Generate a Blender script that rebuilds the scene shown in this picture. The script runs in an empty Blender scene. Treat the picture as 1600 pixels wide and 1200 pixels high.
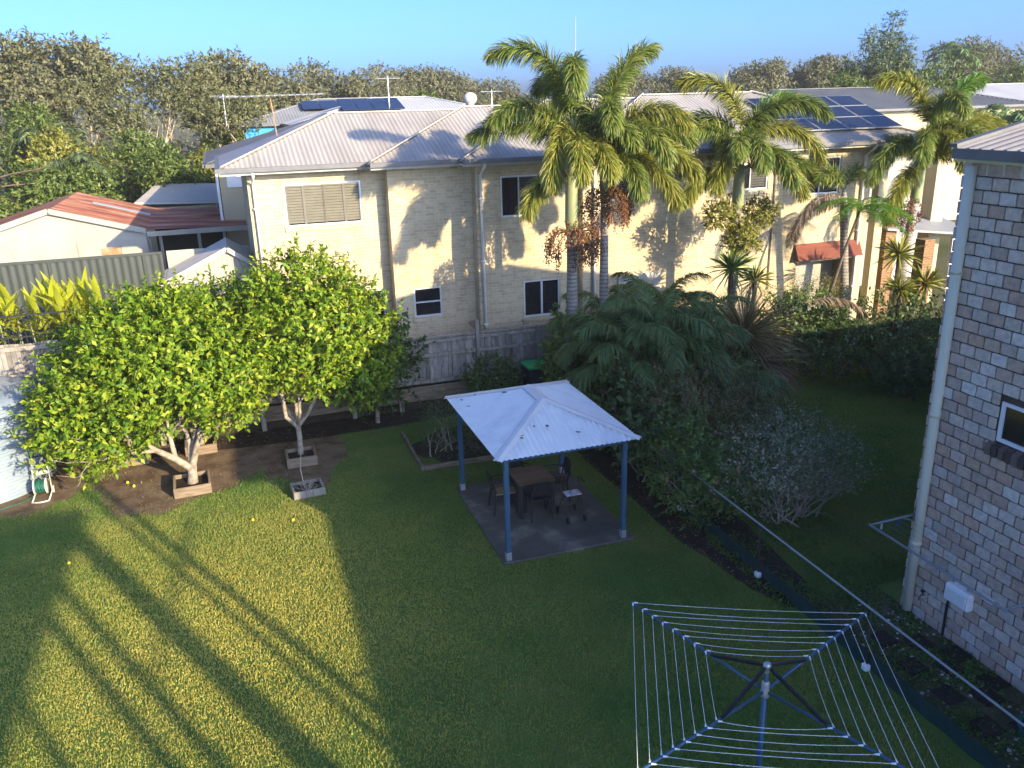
import bpy, math, random
import numpy as np
from mathutils import Matrix, Vector
R = math.radians
rng = np.random.default_rng(7)
random.seed(7)
scn = bpy.context.scene
C = scn.collection

# ------------------------------------------------------------------ camera
cam = bpy.data.cameras.new('camera')
cam_o = bpy.data.objects.new('camera', cam); C.objects.link(cam_o)
cr = Vector((0.94620861, -0.32251145, -0.02599304)); cu = Vector((0.1271182, 0.29666659, 0.94648291)); cf = Vector((0.29754031, 0.89887446, -0.32170556))
cam_o.matrix_world = Matrix(((cr.x, cu.x, -cf.x, 0), (cr.y, cu.y, -cf.y, 0), (cr.z, cu.z, -cf.z, 7.8), (0, 0, 0, 1)))
cam.sensor_width = 36; cam.lens = 1300 / 1600 * 36; cam.clip_start = 0.05; cam.clip_end = 5000
scn.camera = cam_o

# ------------------------------------------------------------------ sky, sun, exposure
SUN_AZ, SUN_EL = 26.0, 17.5          # the sun stands behind the camera, 26 degrees towards +X
w = bpy.data.worlds.new('World'); scn.world = w; w.use_nodes = True
nt = w.node_tree; bg = nt.nodes['Background']
sky = nt.nodes.new('ShaderNodeTexSky'); sky.sky_type = 'NISHITA'; sky.sun_disc = False
sky.sun_elevation = R(SUN_EL); sky.sun_rotation = R(180 - SUN_AZ); sky.air_density = 0.42; sky.dust_density = 2.5; sky.ozone_density = 6.5
nt.links.new(sky.outputs[0], bg.inputs[0]); bg.inputs[1].default_value = 0.15
sl = bpy.data.lights.new('sun', 'SUN'); sl.energy = 3.7; sl.angle = R(0.45); sl.color = (1.0, 0.80, 0.50)
so = bpy.data.objects.new('sun', sl); C.objects.link(so)
sdir = Vector((math.sin(R(SUN_AZ)) * math.cos(R(SUN_EL)), -math.cos(R(SUN_AZ)) * math.cos(R(SUN_EL)), math.sin(R(SUN_EL))))
so.location = sdir * 60; so.rotation_euler = sdir.to_track_quat('Z', 'Y').to_euler()
scn.view_settings.view_transform = 'Standard'; scn.view_settings.look = 'None'
scn.view_settings.exposure = 1.68; scn.view_settings.gamma = 1.0; scn.view_settings.use_curve_mapping = False

# ------------------------------------------------------------------ materials
def new_mat(name):
    m = bpy.data.materials.new(name); m.use_nodes = True
    return m, m.node_tree, m.node_tree.nodes['Principled BSDF']
def c4(c): return (c[0], c[1], c[2], 1)
def ramp(nt, fac, cols):
    r = nt.nodes.new('ShaderNodeValToRGB'); e = r.color_ramp.elements
    n = len(cols)
    e[0].color = c4(cols[0]); e[1].color = c4(cols[-1]); e[0].position = 0; e[1].position = 1
    for i in range(1, n - 1):
        k = e.new(i / (n - 1)); k.color = c4(cols[i])
    nt.links.new(fac, r.inputs[0]); return r.outputs[0]
def noise(nt, scale, detail=4, rough=0.6, vec=None, dist=0.0):
    n = nt.nodes.new('ShaderNodeTexNoise'); n.inputs['Scale'].default_value = scale; n.inputs['Detail'].default_value = detail
    n.inputs['Roughness'].default_value = rough; n.inputs['Distortion'].default_value = dist
    if vec is not None: nt.links.new(vec, n.inputs['Vector'])
    return n.outputs[0]
def coords(nt, kind='Object', scale=None):
    t = nt.nodes.new('ShaderNodeTexCoord'); o = t.outputs[kind]
    if scale:
        mp = nt.nodes.new('ShaderNodeMapping'); mp.inputs['Scale'].default_value = scale; nt.links.new(o, mp.inputs[0]); o = mp.outputs[0]
    return o
def mixc(nt, fac, a, b, mode='MIX'):
    m = nt.nodes.new('ShaderNodeMix'); m.data_type = 'RGBA'; m.blend_type = mode
    for s, v in ((m.inputs[0], fac), (m.inputs[6], a), (m.inputs[7], b)):
        if isinstance(v, (int, float)): s.default_value = v
        elif isinstance(v, tuple): s.default_value = c4(v)
        else: nt.links.new(v, s)
    return m.outputs[2]
def contrast(nt, v, lo, hi):
    m = nt.nodes.new('ShaderNodeMapRange'); m.inputs[1].default_value = lo; m.inputs[2].default_value = hi
    nt.links.new(v, m.inputs[0]); return m.outputs[0]
def bump(nt, b, h, strength=0.3, dist=0.02):
    n = nt.nodes.new('ShaderNodeBump'); n.inputs['Strength'].default_value = strength; n.inputs['Distance'].default_value = dist
    nt.links.new(h, n.inputs['Height']); nt.links.new(n.outputs[0], b.inputs['Normal'])
def surf(name, cols, scale=3.0, rough=0.7, metal=0.0, stretch=None, bmp=0.0, bscale=None, spec=0.4, lo=0.3, hi=0.7, detail=5):
    m, nt, b = new_mat(name)
    v = coords(nt, 'Object', stretch)
    f = noise(nt, scale, detail, 0.6, v)
    nt.links.new(ramp(nt, contrast(nt, f, lo, hi), cols), b.inputs['Base Color'])
    b.inputs['Roughness'].default_value = rough; b.inputs['Metallic'].default_value = metal; b.inputs['Specular IOR Level'].default_value = spec
    if bmp: bump(nt, b, noise(nt, bscale or scale * 6, 5, 0.6, v), bmp)
    return m
def leafm(name, cols, rough=0.45, trans=0.25, spec=0.4, patch=0.0, pcol=None, dry=None):
    m, nt, b = new_mat(name)
    g = nt.nodes.new('ShaderNodeNewGeometry')
    col = ramp(nt, g.outputs['Random Per Island'], cols)
    if patch:
        col = mixc(nt, contrast(nt, noise(nt, patch, 3, 0.5, coords(nt)), 0.42, 0.68), col, pcol)
    if dry:  # paints a brighter yellow centre: sunlight on the lawn plus straw dryness
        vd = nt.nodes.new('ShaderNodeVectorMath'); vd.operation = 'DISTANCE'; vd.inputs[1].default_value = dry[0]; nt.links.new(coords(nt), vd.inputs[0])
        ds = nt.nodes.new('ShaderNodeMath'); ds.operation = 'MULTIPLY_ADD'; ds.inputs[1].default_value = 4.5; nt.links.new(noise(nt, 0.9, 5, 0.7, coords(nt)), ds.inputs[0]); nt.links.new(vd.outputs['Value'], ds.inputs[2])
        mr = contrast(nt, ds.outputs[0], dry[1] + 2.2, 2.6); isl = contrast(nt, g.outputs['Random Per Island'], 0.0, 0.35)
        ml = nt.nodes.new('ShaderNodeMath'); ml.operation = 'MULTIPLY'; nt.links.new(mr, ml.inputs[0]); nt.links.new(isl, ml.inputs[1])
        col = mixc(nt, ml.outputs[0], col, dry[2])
    nt.links.new(col, b.inputs['Base Color'])
    b.inputs['Roughness'].default_value = rough; b.inputs['Specular IOR Level'].default_value = spec
    t = nt.nodes.new('ShaderNodeBsdfTranslucent'); nt.links.new(col, t.inputs[0])
    mx = nt.nodes.new('ShaderNodeMixShader'); mx.inputs[0].default_value = trans
    nt.links.new(b.outputs[0], mx.inputs[1]); nt.links.new(t.outputs[0], mx.inputs[2])
    nt.links.new(mx.outputs[0], nt.nodes['Material Output'].inputs[0]); return m
def objrand(name, cols, scale=18, rough=0.85, bmp=0.4, var=0.35, bd=0.01):
    m, nt, b = new_mat(name)
    oi = nt.nodes.new('ShaderNodeObjectInfo'); v = coords(nt)
    add = nt.nodes.new('ShaderNodeVectorMath'); add.operation = 'MULTIPLY_ADD'
    add.inputs[1].default_value = (1, 1, 1); nt.links.new(v, add.inputs[0])
    sc = nt.nodes.new('ShaderNodeMath'); sc.operation = 'MULTIPLY'; sc.inputs[1].default_value = 37.0; nt.links.new(oi.outputs['Random'], sc.inputs[0])
    nt.links.new(sc.outputs[0], add.inputs[2])
    base = ramp(nt, oi.outputs['Random'], cols)
    n = noise(nt, scale, 5, 0.65, add.outputs[0])
    dark = mixc(nt, contrast(nt, n, 0.3, 0.75), (1, 1, 1), (1 - var, 1 - var, 1 - var * 0.9))
    nt.links.new(mixc(nt, 1.0, base, dark, 'MULTIPLY'), b.inputs['Base Color'])
    b.inputs['Roughness'].default_value = rough; b.inputs['Specular IOR Level'].default_value = 0.25
    if bmp: bump(nt, b, noise(nt, scale * 4, 5, 0.6, add.outputs[0]), bmp, bd)
    return m
def glass(name, col=(0.012, 0.014, 0.017)):
    m, nt, b = new_mat(name); b.inputs['Base Color'].default_value = c4(col); b.inputs['Roughness'].default_value = 0.06; b.inputs['Specular IOR Level'].default_value = 0.55
    return m
def brickm(name, c1, c2, mort, scale=1.0, bw=0.24, rh=0.086):
    m, nt, b = new_mat(name)
    v = coords(nt)
    sp = nt.nodes.new('ShaderNodeSeparateXYZ'); nt.links.new(v, sp.inputs[0])
    ad = nt.nodes.new('ShaderNodeMath'); ad.operation = 'ADD'; nt.links.new(sp.outputs[0], ad.inputs[0]); nt.links.new(sp.outputs[1], ad.inputs[1])
    cb = nt.nodes.new('ShaderNodeCombineXYZ'); nt.links.new(ad.outputs[0], cb.inputs[0]); nt.links.new(sp.outputs[2], cb.inputs[1])
    bt = nt.nodes.new('ShaderNodeTexBrick'); bt.inputs['Scale'].default_value = scale
    bt.inputs['Brick Width'].default_value = bw; bt.inputs['Row Height'].default_value = rh; bt.inputs['Mortar Size'].default_value = 0.008; bt.inputs['Mortar Smooth'].default_value = 0.3
    bt.inputs['Color1'].default_value = c4(c1); bt.inputs['Color2'].default_value = c4(c2); bt.inputs['Mortar'].default_value = c4(mort); bt.inputs['Bias'].default_value = -0.1
    nt.links.new(cb.outputs[0], bt.inputs['Vector'])
    n = noise(nt, 0.7, 5, 0.65, v); n2 = noise(nt, 14, 3, 0.5, v)
    col = mixc(nt, contrast(nt, n, 0.35, 0.75), bt.outputs[0], mixc(nt, 1.0, bt.outputs[0], (0.84, 0.80, 0.74), 'MULTIPLY'))
    col = mixc(nt, contrast(nt, n2, 0.45, 0.8), col, mixc(nt, 1.0, col, (0.86, 0.83, 0.8), 'MULTIPLY'))
    n3 = noise(nt, 1.0, 5, 0.7, coords(nt, 'Object', (2.2, 2.2, 0.22))); col = mixc(nt, contrast(nt, n3, 0.5, 0.78), col, mixc(nt, 1.0, col, (0.78, 0.74, 0.68), 'MULTIPLY'))
    nt.links.new(col, b.inputs['Base Color']); b.inputs['Roughness'].default_value = 0.9; b.inputs['Specular IOR Level'].default_value = 0.2
    bump(nt, b, bt.outputs['Fac'], -0.5, 0.006)
    return m

M = {}
M['soil'] = surf('soil', [(0.075, 0.05, 0.032), (0.15, 0.105, 0.068), (0.2, 0.15, 0.10)], 2.2, 0.95, bmp=0.7, bscale=30, spec=0.1)
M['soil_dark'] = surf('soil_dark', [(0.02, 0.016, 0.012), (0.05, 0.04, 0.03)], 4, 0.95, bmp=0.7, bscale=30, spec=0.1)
M['path_moss'] = surf('path_moss', [(0.03, 0.05, 0.02), (0.07, 0.075, 0.04), (0.13, 0.12, 0.085)], 4, 0.95, bmp=0.7, bscale=40, spec=0.1)
M['turf'] = surf('turf', [(0.08, 0.15, 0.035), (0.11, 0.18, 0.04), (0.15, 0.2, 0.05)], 0.8, 0.95, bmp=0.8, bscale=60, spec=0.1)
M['ground'] = surf('ground', [(0.05, 0.07, 0.025), (0.1, 0.1, 0.05), (0.12, 0.1, 0.06)], 0.15, 0.95, spec=0.1)
M['concrete'] = surf('concrete', [(0.065, 0.058, 0.05), (0.11, 0.10, 0.085), (0.30, 0.265, 0.22)], 1.1, 0.85, bmp=0.25, bscale=50, spec=0.25, lo=0.32, hi=0.78)
M['blue_steel'] = surf('blue_steel', [(0.02, 0.075, 0.15), (0.03, 0.095, 0.19)], 6, 0.45, spec=0.5)
M['blue_post'] = surf('blue_post', [(0.018, 0.065, 0.12), (0.026, 0.085, 0.15), (0.05, 0.11, 0.17)], 5, 0.6, stretch=(3, 3, 0.6))
M['grey_frame'] = surf('grey_frame', [(0.16, 0.19, 0.22), (0.22, 0.25, 0.28)], 5, 0.5)
M['galv'] = surf('galv', [(0.42, 0.44, 0.46), (0.55, 0.57, 0.58)], 9, 0.42, metal=0.7)
M['galv_dull'] = surf('galv_dull', [(0.3, 0.32, 0.34), (0.42, 0.43, 0.44)], 9, 0.55, metal=0.4)
M['gz_roof'] = surf('gazebo_zinc', [(0.70, 0.73, 0.76), (0.78, 0.80, 0.82), (0.62, 0.66, 0.70)], 1.3, 0.4, metal=0.15, bmp=0.05)
M['gz_cap'] = surf('gazebo_cap', [(0.62, 0.64, 0.66), (0.72, 0.72, 0.72), (0.58, 0.52, 0.44)], 1.5, 0.5, metal=0.15, lo=0.3, hi=0.85)
M['dead_leaf'] = surf('dead_leaf', [(0.10, 0.06, 0.03), (0.18, 0.12, 0.06)], 9, 0.9)
M['roof_cream'] = surf('roof_cream', [(0.27, 0.255, 0.24), (0.33, 0.31, 0.295), (0.38, 0.36, 0.34)], 1.0, 0.55, stretch=(1.5, 0.3, 1), spec=0.3)
M['roof_cap'] = surf('roof_cap', [(0.42, 0.395, 0.35), (0.48, 0.455, 0.41)], 2, 0.55)
M['roof_dark'] = surf('roof_dark', [(0.085, 0.095, 0.11), (0.12, 0.13, 0.145)], 1.0, 0.55)
M['roof_grey'] = surf('roof_grey', [(0.2, 0.21, 0.22), (0.27, 0.28, 0.29)], 0.8, 0.6)
M['roof_pale'] = surf('roof_pale', [(0.36, 0.37, 0.385), (0.44, 0.45, 0.465)], 0.6, 0.5)
M['gutter'] = surf('gutter', [(0.10, 0.105, 0.11), (0.15, 0.15, 0.155)], 3, 0.5)
M['cream_brick'] = brickm('cream_brick', (0.55, 0.465, 0.31), (0.42, 0.35, 0.23), (0.55, 0.50, 0.40))
M['cream_render'] = surf('cream_render', [(0.42, 0.36, 0.23), (0.47, 0.405, 0.265)], 1.5, 0.9, bmp=0.1)
M['brown_brick'] = brickm('brown_brick', (0.27, 0.15, 0.07), (0.2, 0.11, 0.055), (0.3, 0.25, 0.2))
M['grey_wall'] = surf('grey_wall', [(0.30, 0.29, 0.26), (0.36, 0.34, 0.31)], 1, 0.9)
M['white'] = surf('white_paint', [(0.70, 0.70, 0.69), (0.8, 0.8, 0.79)], 3, 0.5)
M['alu'] = surf('window_alu', [(0.5, 0.53, 0.55), (0.6, 0.62, 0.64)], 4, 0.4, metal=0.3)
M['pipe_cream'] = surf('pipe_cream', [(0.60, 0.58, 0.46), (0.68, 0.66, 0.54)], 2, 0.6, stretch=(1, 1, 0.4))
M['shutter'] = surf('shutter', [(0.13, 0.125, 0.095), (0.17, 0.16, 0.125)], 3, 0.7)
M['shutter_dark'] = surf('shutter_dark', [(0.045, 0.045, 0.043), (0.07, 0.07, 0.066)], 3, 0.7)
M['glass'] = glass('window_glass')
M['solar'] = surf('solar_cell', [(0.010, 0.013, 0.028), (0.016, 0.02, 0.04)], 2, 0.2, spec=0.6)
M['rust'] = surf('rust_roof', [(0.15, 0.045, 0.032), (0.22, 0.07, 0.048), (0.36, 0.17, 0.10), (0.46, 0.33, 0.25)], 1.3, 0.75, stretch=(0.35, 1.6, 1), lo=0.28, hi=0.72, bmp=0.1)
M['fibro'] = surf('fibro_sheet', [(0.27, 0.255, 0.22), (0.34, 0.325, 0.28), (0.30, 0.275, 0.22)], 0.7, 0.85)
M['rust_panel'] = surf('rust_panel', [(0.22, 0.10, 0.05), (0.34, 0.2, 0.10), (0.4, 0.3, 0.2)], 4, 0.9)
M['dark_steel'] = surf('dark_colorbond', [(0.035, 0.045, 0.04), (0.05, 0.06, 0.055)], 1.5, 0.6)
M['shed_steel'] = surf('shed_steel', [(0.32, 0.30, 0.255), (0.38, 0.36, 0.31)], 1.2, 0.6)
M['old_timber'] = surf('old_timber', [(0.13, 0.12, 0.10), (0.24, 0.215, 0.18), (0.33, 0.30, 0.25)], 2.0, 0.9, stretch=(5, 5, 0.7), bmp=0.3)
M['paling'] = objrand('paling', [(0.17, 0.155, 0.13), (0.33, 0.30, 0.26), (0.23, 0.205, 0.175), (0.42, 0.39, 0.34), (0.27, 0.245, 0.21)], 5, 0.92, 0.4, 0.6)
M['sleeper'] = surf('sleeper_timber', [(0.10, 0.075, 0.05), (0.2, 0.15, 0.10), (0.26, 0.2, 0.14)], 3, 0.92, stretch=(1, 1, 6), bmp=0.4)
M['block'] = objrand('split_block', [(0.56, 0.38, 0.275), (0.72, 0.62, 0.52), (0.58, 0.40, 0.29), (0.50, 0.39, 0.32), (0.80, 0.71, 0.62), (0.62, 0.42, 0.30), (0.54, 0.43, 0.355), (0.70, 0.58, 0.47)], 11, 0.92, 0.6, 0.4, 0.012)
M['block_rest'] = surf('split_block_rest', [(0.27, 0.22, 0.18), (0.42, 0.41, 0.40), (0.24, 0.22, 0.21)], 3, 0.92, bmp=0.4)
M['mortar'] = surf('mortar', [(0.05, 0.038, 0.032), (0.09, 0.07, 0.058)], 5, 0.95, bmp=0.3)
M['sill_brick'] = objrand('sill_brick', [(0.09, 0.06, 0.05), (0.14, 0.10, 0.08), (0.2, 0.15, 0.12)], 20, 0.9, 0.5, 0.4)
M['tank'] = surf('tank_steel', [(0.24, 0.30, 0.36), (0.31, 0.375, 0.43)], 1.3, 0.35, metal=0.25, spec=0.5)
M['table_wood'] = objrand('table_slat', [(0.16, 0.10, 0.062), (0.2, 0.13, 0.08), (0.14, 0.09, 0.055)], 9, 0.6, 0.2, 0.3)
M['black'] = surf('black_resin', [(0.012, 0.013, 0.016), (0.02, 0.021, 0.024)], 6, 0.5)
M['strut'] = surf('strut_steel', [(0.025, 0.02, 0.018), (0.07, 0.05, 0.04)], 14, 0.6, stretch=(1, 1, 3))
M['tan_seat'] = surf('tan_seat', [(0.24, 0.15, 0.09), (0.3, 0.2, 0.12)], 8, 0.7)
M['line'] = surf('line_wire', [(0.66, 0.7, 0.7), (0.76, 0.8, 0.8)], 3, 0.5)
M['green_mesh'] = surf('green_mesh', [(0.006, 0.03, 0.028), (0.012, 0.05, 0.045)], 3, 0.8)
M['bin_green'] = surf('bin_green', [(0.01, 0.36, 0.12), (0.02, 0.45, 0.16)], 3, 0.4)
M['bin_dark'] = surf('bin_dark', [(0.012, 0.02, 0.03), (0.02, 0.028, 0.04)], 3, 0.5)
M['hose'] = surf('hose_green', [(0.01, 0.09, 0.065), (0.02, 0.14, 0.10)], 12, 0.5)
M['reel'] = surf('reel_plastic', [(0.5, 0.47, 0.40), (0.58, 0.55, 0.47)], 5, 0.5)
M['bark_pale'] = surf('bark_citrus', [(0.13, 0.10, 0.07), (0.27, 0.23, 0.18), (0.38, 0.35, 0.29)], 9, 0.9, bmp=0.5)
M['bark_gum'] = surf('bark_gum', [(0.30, 0.2, 0.13), (0.48, 0.37, 0.27), (0.56, 0.47, 0.37)], 2, 0.85)
M['bark_dark'] = surf('bark_dark', [(0.06, 0.045, 0.032), (0.13, 0.10, 0.075)], 5, 0.9, bmp=0.4)
M['twig'] = surf('twig_grey', [(0.3, 0.235, 0.18), (0.46, 0.37, 0.29)], 9, 0.9)
def palm_trunk(name, cols):
    m, nt, b = new_mat(name); v = coords(nt)
    wv = nt.nodes.new('ShaderNodeTexWave'); wv.wave_type = 'BANDS'; wv.bands_direction = 'Z'; wv.inputs['Scale'].default_value = 3.2; wv.inputs['Distortion'].default_value = 1.5; wv.inputs['Detail'].default_value = 3
    nt.links.new(v, wv.inputs[0]); n = noise(nt, 4, 5, 0.6, v)
    col = mixc(nt, contrast(nt, wv.outputs['Fac'], 0.0, 0.25), tuple(x * 0.55 for x in cols[0]), ramp(nt, contrast(nt, n, .3, .7), cols))
    nt.links.new(col, b.inputs['Base Color']); b.inputs['Roughness'].default_value = 0.85; bump(nt, b, wv.outputs['Fac'], 0.4, 0.02); return m
M['palm_trunk'] = palm_trunk('palm_trunk', [(0.2, 0.18, 0.155), (0.3, 0.27, 0.235)])
M['crownshaft'] = surf('crownshaft', [(0.14, 0.18, 0.07), (0.23, 0.27, 0.13), (0.30, 0.31, 0.19)], 2.0, 0.5, stretch=(1, 1, 0.5))
M['l_citrus'] = leafm('leaf_citrus', [(0.06, 0.14, 0.010), (0.13, 0.24, 0.015), (0.22, 0.32, 0.022), (0.36, 0.40, 0.04)], 0.5, 0.36, 0.28)
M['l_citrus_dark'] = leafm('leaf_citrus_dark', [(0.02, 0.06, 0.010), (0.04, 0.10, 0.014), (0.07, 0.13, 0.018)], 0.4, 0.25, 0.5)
M['l_palm'] = leafm('leaf_foxtail', [(0.07, 0.125, 0.02), (0.12, 0.185, 0.03), (0.19, 0.24, 0.045), (0.34, 0.32, 0.08)], 0.42, 0.32, 0.45)
M['l_palm_y'] = leafm('leaf_foxtail_yellow', [(0.13, 0.175, 0.024), (0.25, 0.27, 0.04), (0.42, 0.38, 0.09)], 0.42, 0.32, 0.45)
M['l_palm_new'] = leafm('leaf_foxtail_new', [(0.07, 0.16, 0.015), (0.12, 0.22, 0.02)], 0.42, 0.25, 0.45)
M['l_palm_dead'] = leafm('leaf_palm_dead', [(0.13, 0.09, 0.06), (0.22, 0.17, 0.12), (0.28, 0.23, 0.17)], 0.8, 0.1, 0.2)
M['l_weep'] = leafm('leaf_weeping_palm', [(0.06, 0.115, 0.035), (0.10, 0.165, 0.045), (0.16, 0.22, 0.065)], 0.45, 0.2, 0.4)
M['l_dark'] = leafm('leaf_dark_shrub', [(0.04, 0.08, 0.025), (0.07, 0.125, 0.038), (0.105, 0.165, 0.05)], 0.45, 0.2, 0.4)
M['l_mid'] = leafm('leaf_mid_shrub', [(0.055, 0.12, 0.026), (0.11, 0.19, 0.036), (0.18, 0.25, 0.055)], 0.45, 0.25, 0.4)
M['l_brown'] = leafm('leaf_dry_shrub', [(0.12, 0.12, 0.045), (0.21, 0.18, 0.075), (0.31, 0.23, 0.13)], 0.7, 0.15, 0.2)
M['l_grey'] = leafm('leaf_grey_shrub', [(0.11, 0.145, 0.07), (0.2, 0.23, 0.12), (0.46, 0.45, 0.33)], 0.6, 0.15, 0.3)
M['l_yellow'] = leafm('leaf_golden', [(0.2, 0.30, 0.015), (0.34, 0.38, 0.025), (0.45, 0.43, 0.04)], 0.4, 0.3, 0.4)
M['l_fern'] = leafm('leaf_feather', [(0.07, 0.17, 0.02), (0.11, 0.24, 0.03), (0.16, 0.28, 0.04)], 0.5, 0.3, 0.3)
M['l_gum'] = leafm('leaf_gum', [(0.075, 0.09, 0.035), (0.12, 0.13, 0.05), (0.17, 0.165, 0.075)], 0.55, 0.15, 0.3)
M['l_gum_far'] = leafm('leaf_gum_far', [(0.085, 0.095, 0.045), (0.125, 0.13, 0.06), (0.18, 0.17, 0.085)], 0.6, 0.15, 0.3)
M['l_bush'] = leafm('leaf_bush', [(0.055, 0.10, 0.022), (0.10, 0.15, 0.03), (0.15, 0.185, 0.045)], 0.5, 0.2, 0.3)
M['l_olive'] = leafm('leaf_olive', [(0.13, 0.15, 0.022), (0.2, 0.21, 0.035), (0.27, 0.25, 0.06)], 0.5, 0.2, 0.3)
M['l_bamboo'] = leafm('leaf_bamboo', [(0.05, 0.085, 0.035), (0.085, 0.125, 0.05), (0.13, 0.155, 0.07)], 0.5, 0.2, 0.3)
M['grass'] = leafm('grass_blade', [(0.075, 0.165, 0.034), (0.10, 0.20, 0.04), (0.13, 0.23, 0.046), (0.2, 0.26, 0.07)], 0.6, 0.35, 0.2, patch=0.5, pcol=(0.27, 0.29, 0.075), dry=((-0.9, 11.8, 0), 6.4, (0.54, 0.48, 0.11)))  # last tint colours the sunlit lawn, part painted sunlight, part dry straw
M['weed'] = leafm('weed_leaf', [(0.05, 0.13, 0.02), (0.09, 0.19, 0.03), (0.13, 0.22, 0.045)], 0.5, 0.25, 0.3)
M['berry'] = leafm('palm_berry', [(0.07, 0.03, 0.018), (0.16, 0.065, 0.03), (0.25, 0.11, 0.045)], 0.6, 0.0, 0.3)
M['lemon'] = surf('lemon', [(0.62, 0.52, 0.02), (0.72, 0.6, 0.03)], 5, 0.45)
M['pink'] = leafm('pink_petal', [(0.55, 0.10, 0.14), (0.7, 0.25, 0.27)], 0.5, 0.3)
M['whitepetal'] = leafm('white_petal', [(0.6, 0.6, 0.55), (0.75, 0.74, 0.7)], 0.6, 0.2)
M['pebble'] = leafm('pebble', [(0.2, 0.19, 0.17), (0.4, 0.38, 0.35), (0.62, 0.6, 0.56)], 0.8, 0.0)
M['paver'] = objrand('dark_paver', [(0.022, 0.018, 0.017), (0.035, 0.03, 0.028)], 14, 0.95, 0.6, 0.4)
M['red_tile'] = objrand('red_slat', [(0.17, 0.055, 0.038), (0.21, 0.07, 0.048)], 5, 0.6, 0.1, 0.2)
M['teal'] = surf('teal_cloth', [(0.2, 0.42, 0.34), (0.26, 0.5, 0.40)], 2, 0.8)
M['tarp'] = surf('blue_tarp', [(0.02, 0.25, 0.5), (0.03, 0.33, 0.62)], 4, 0.5)
M['chain'] = surf('chain_wire', [(0.04, 0.06, 0.055), (0.07, 0.09, 0.085)], 8, 0.5, metal=0.4)

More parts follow.
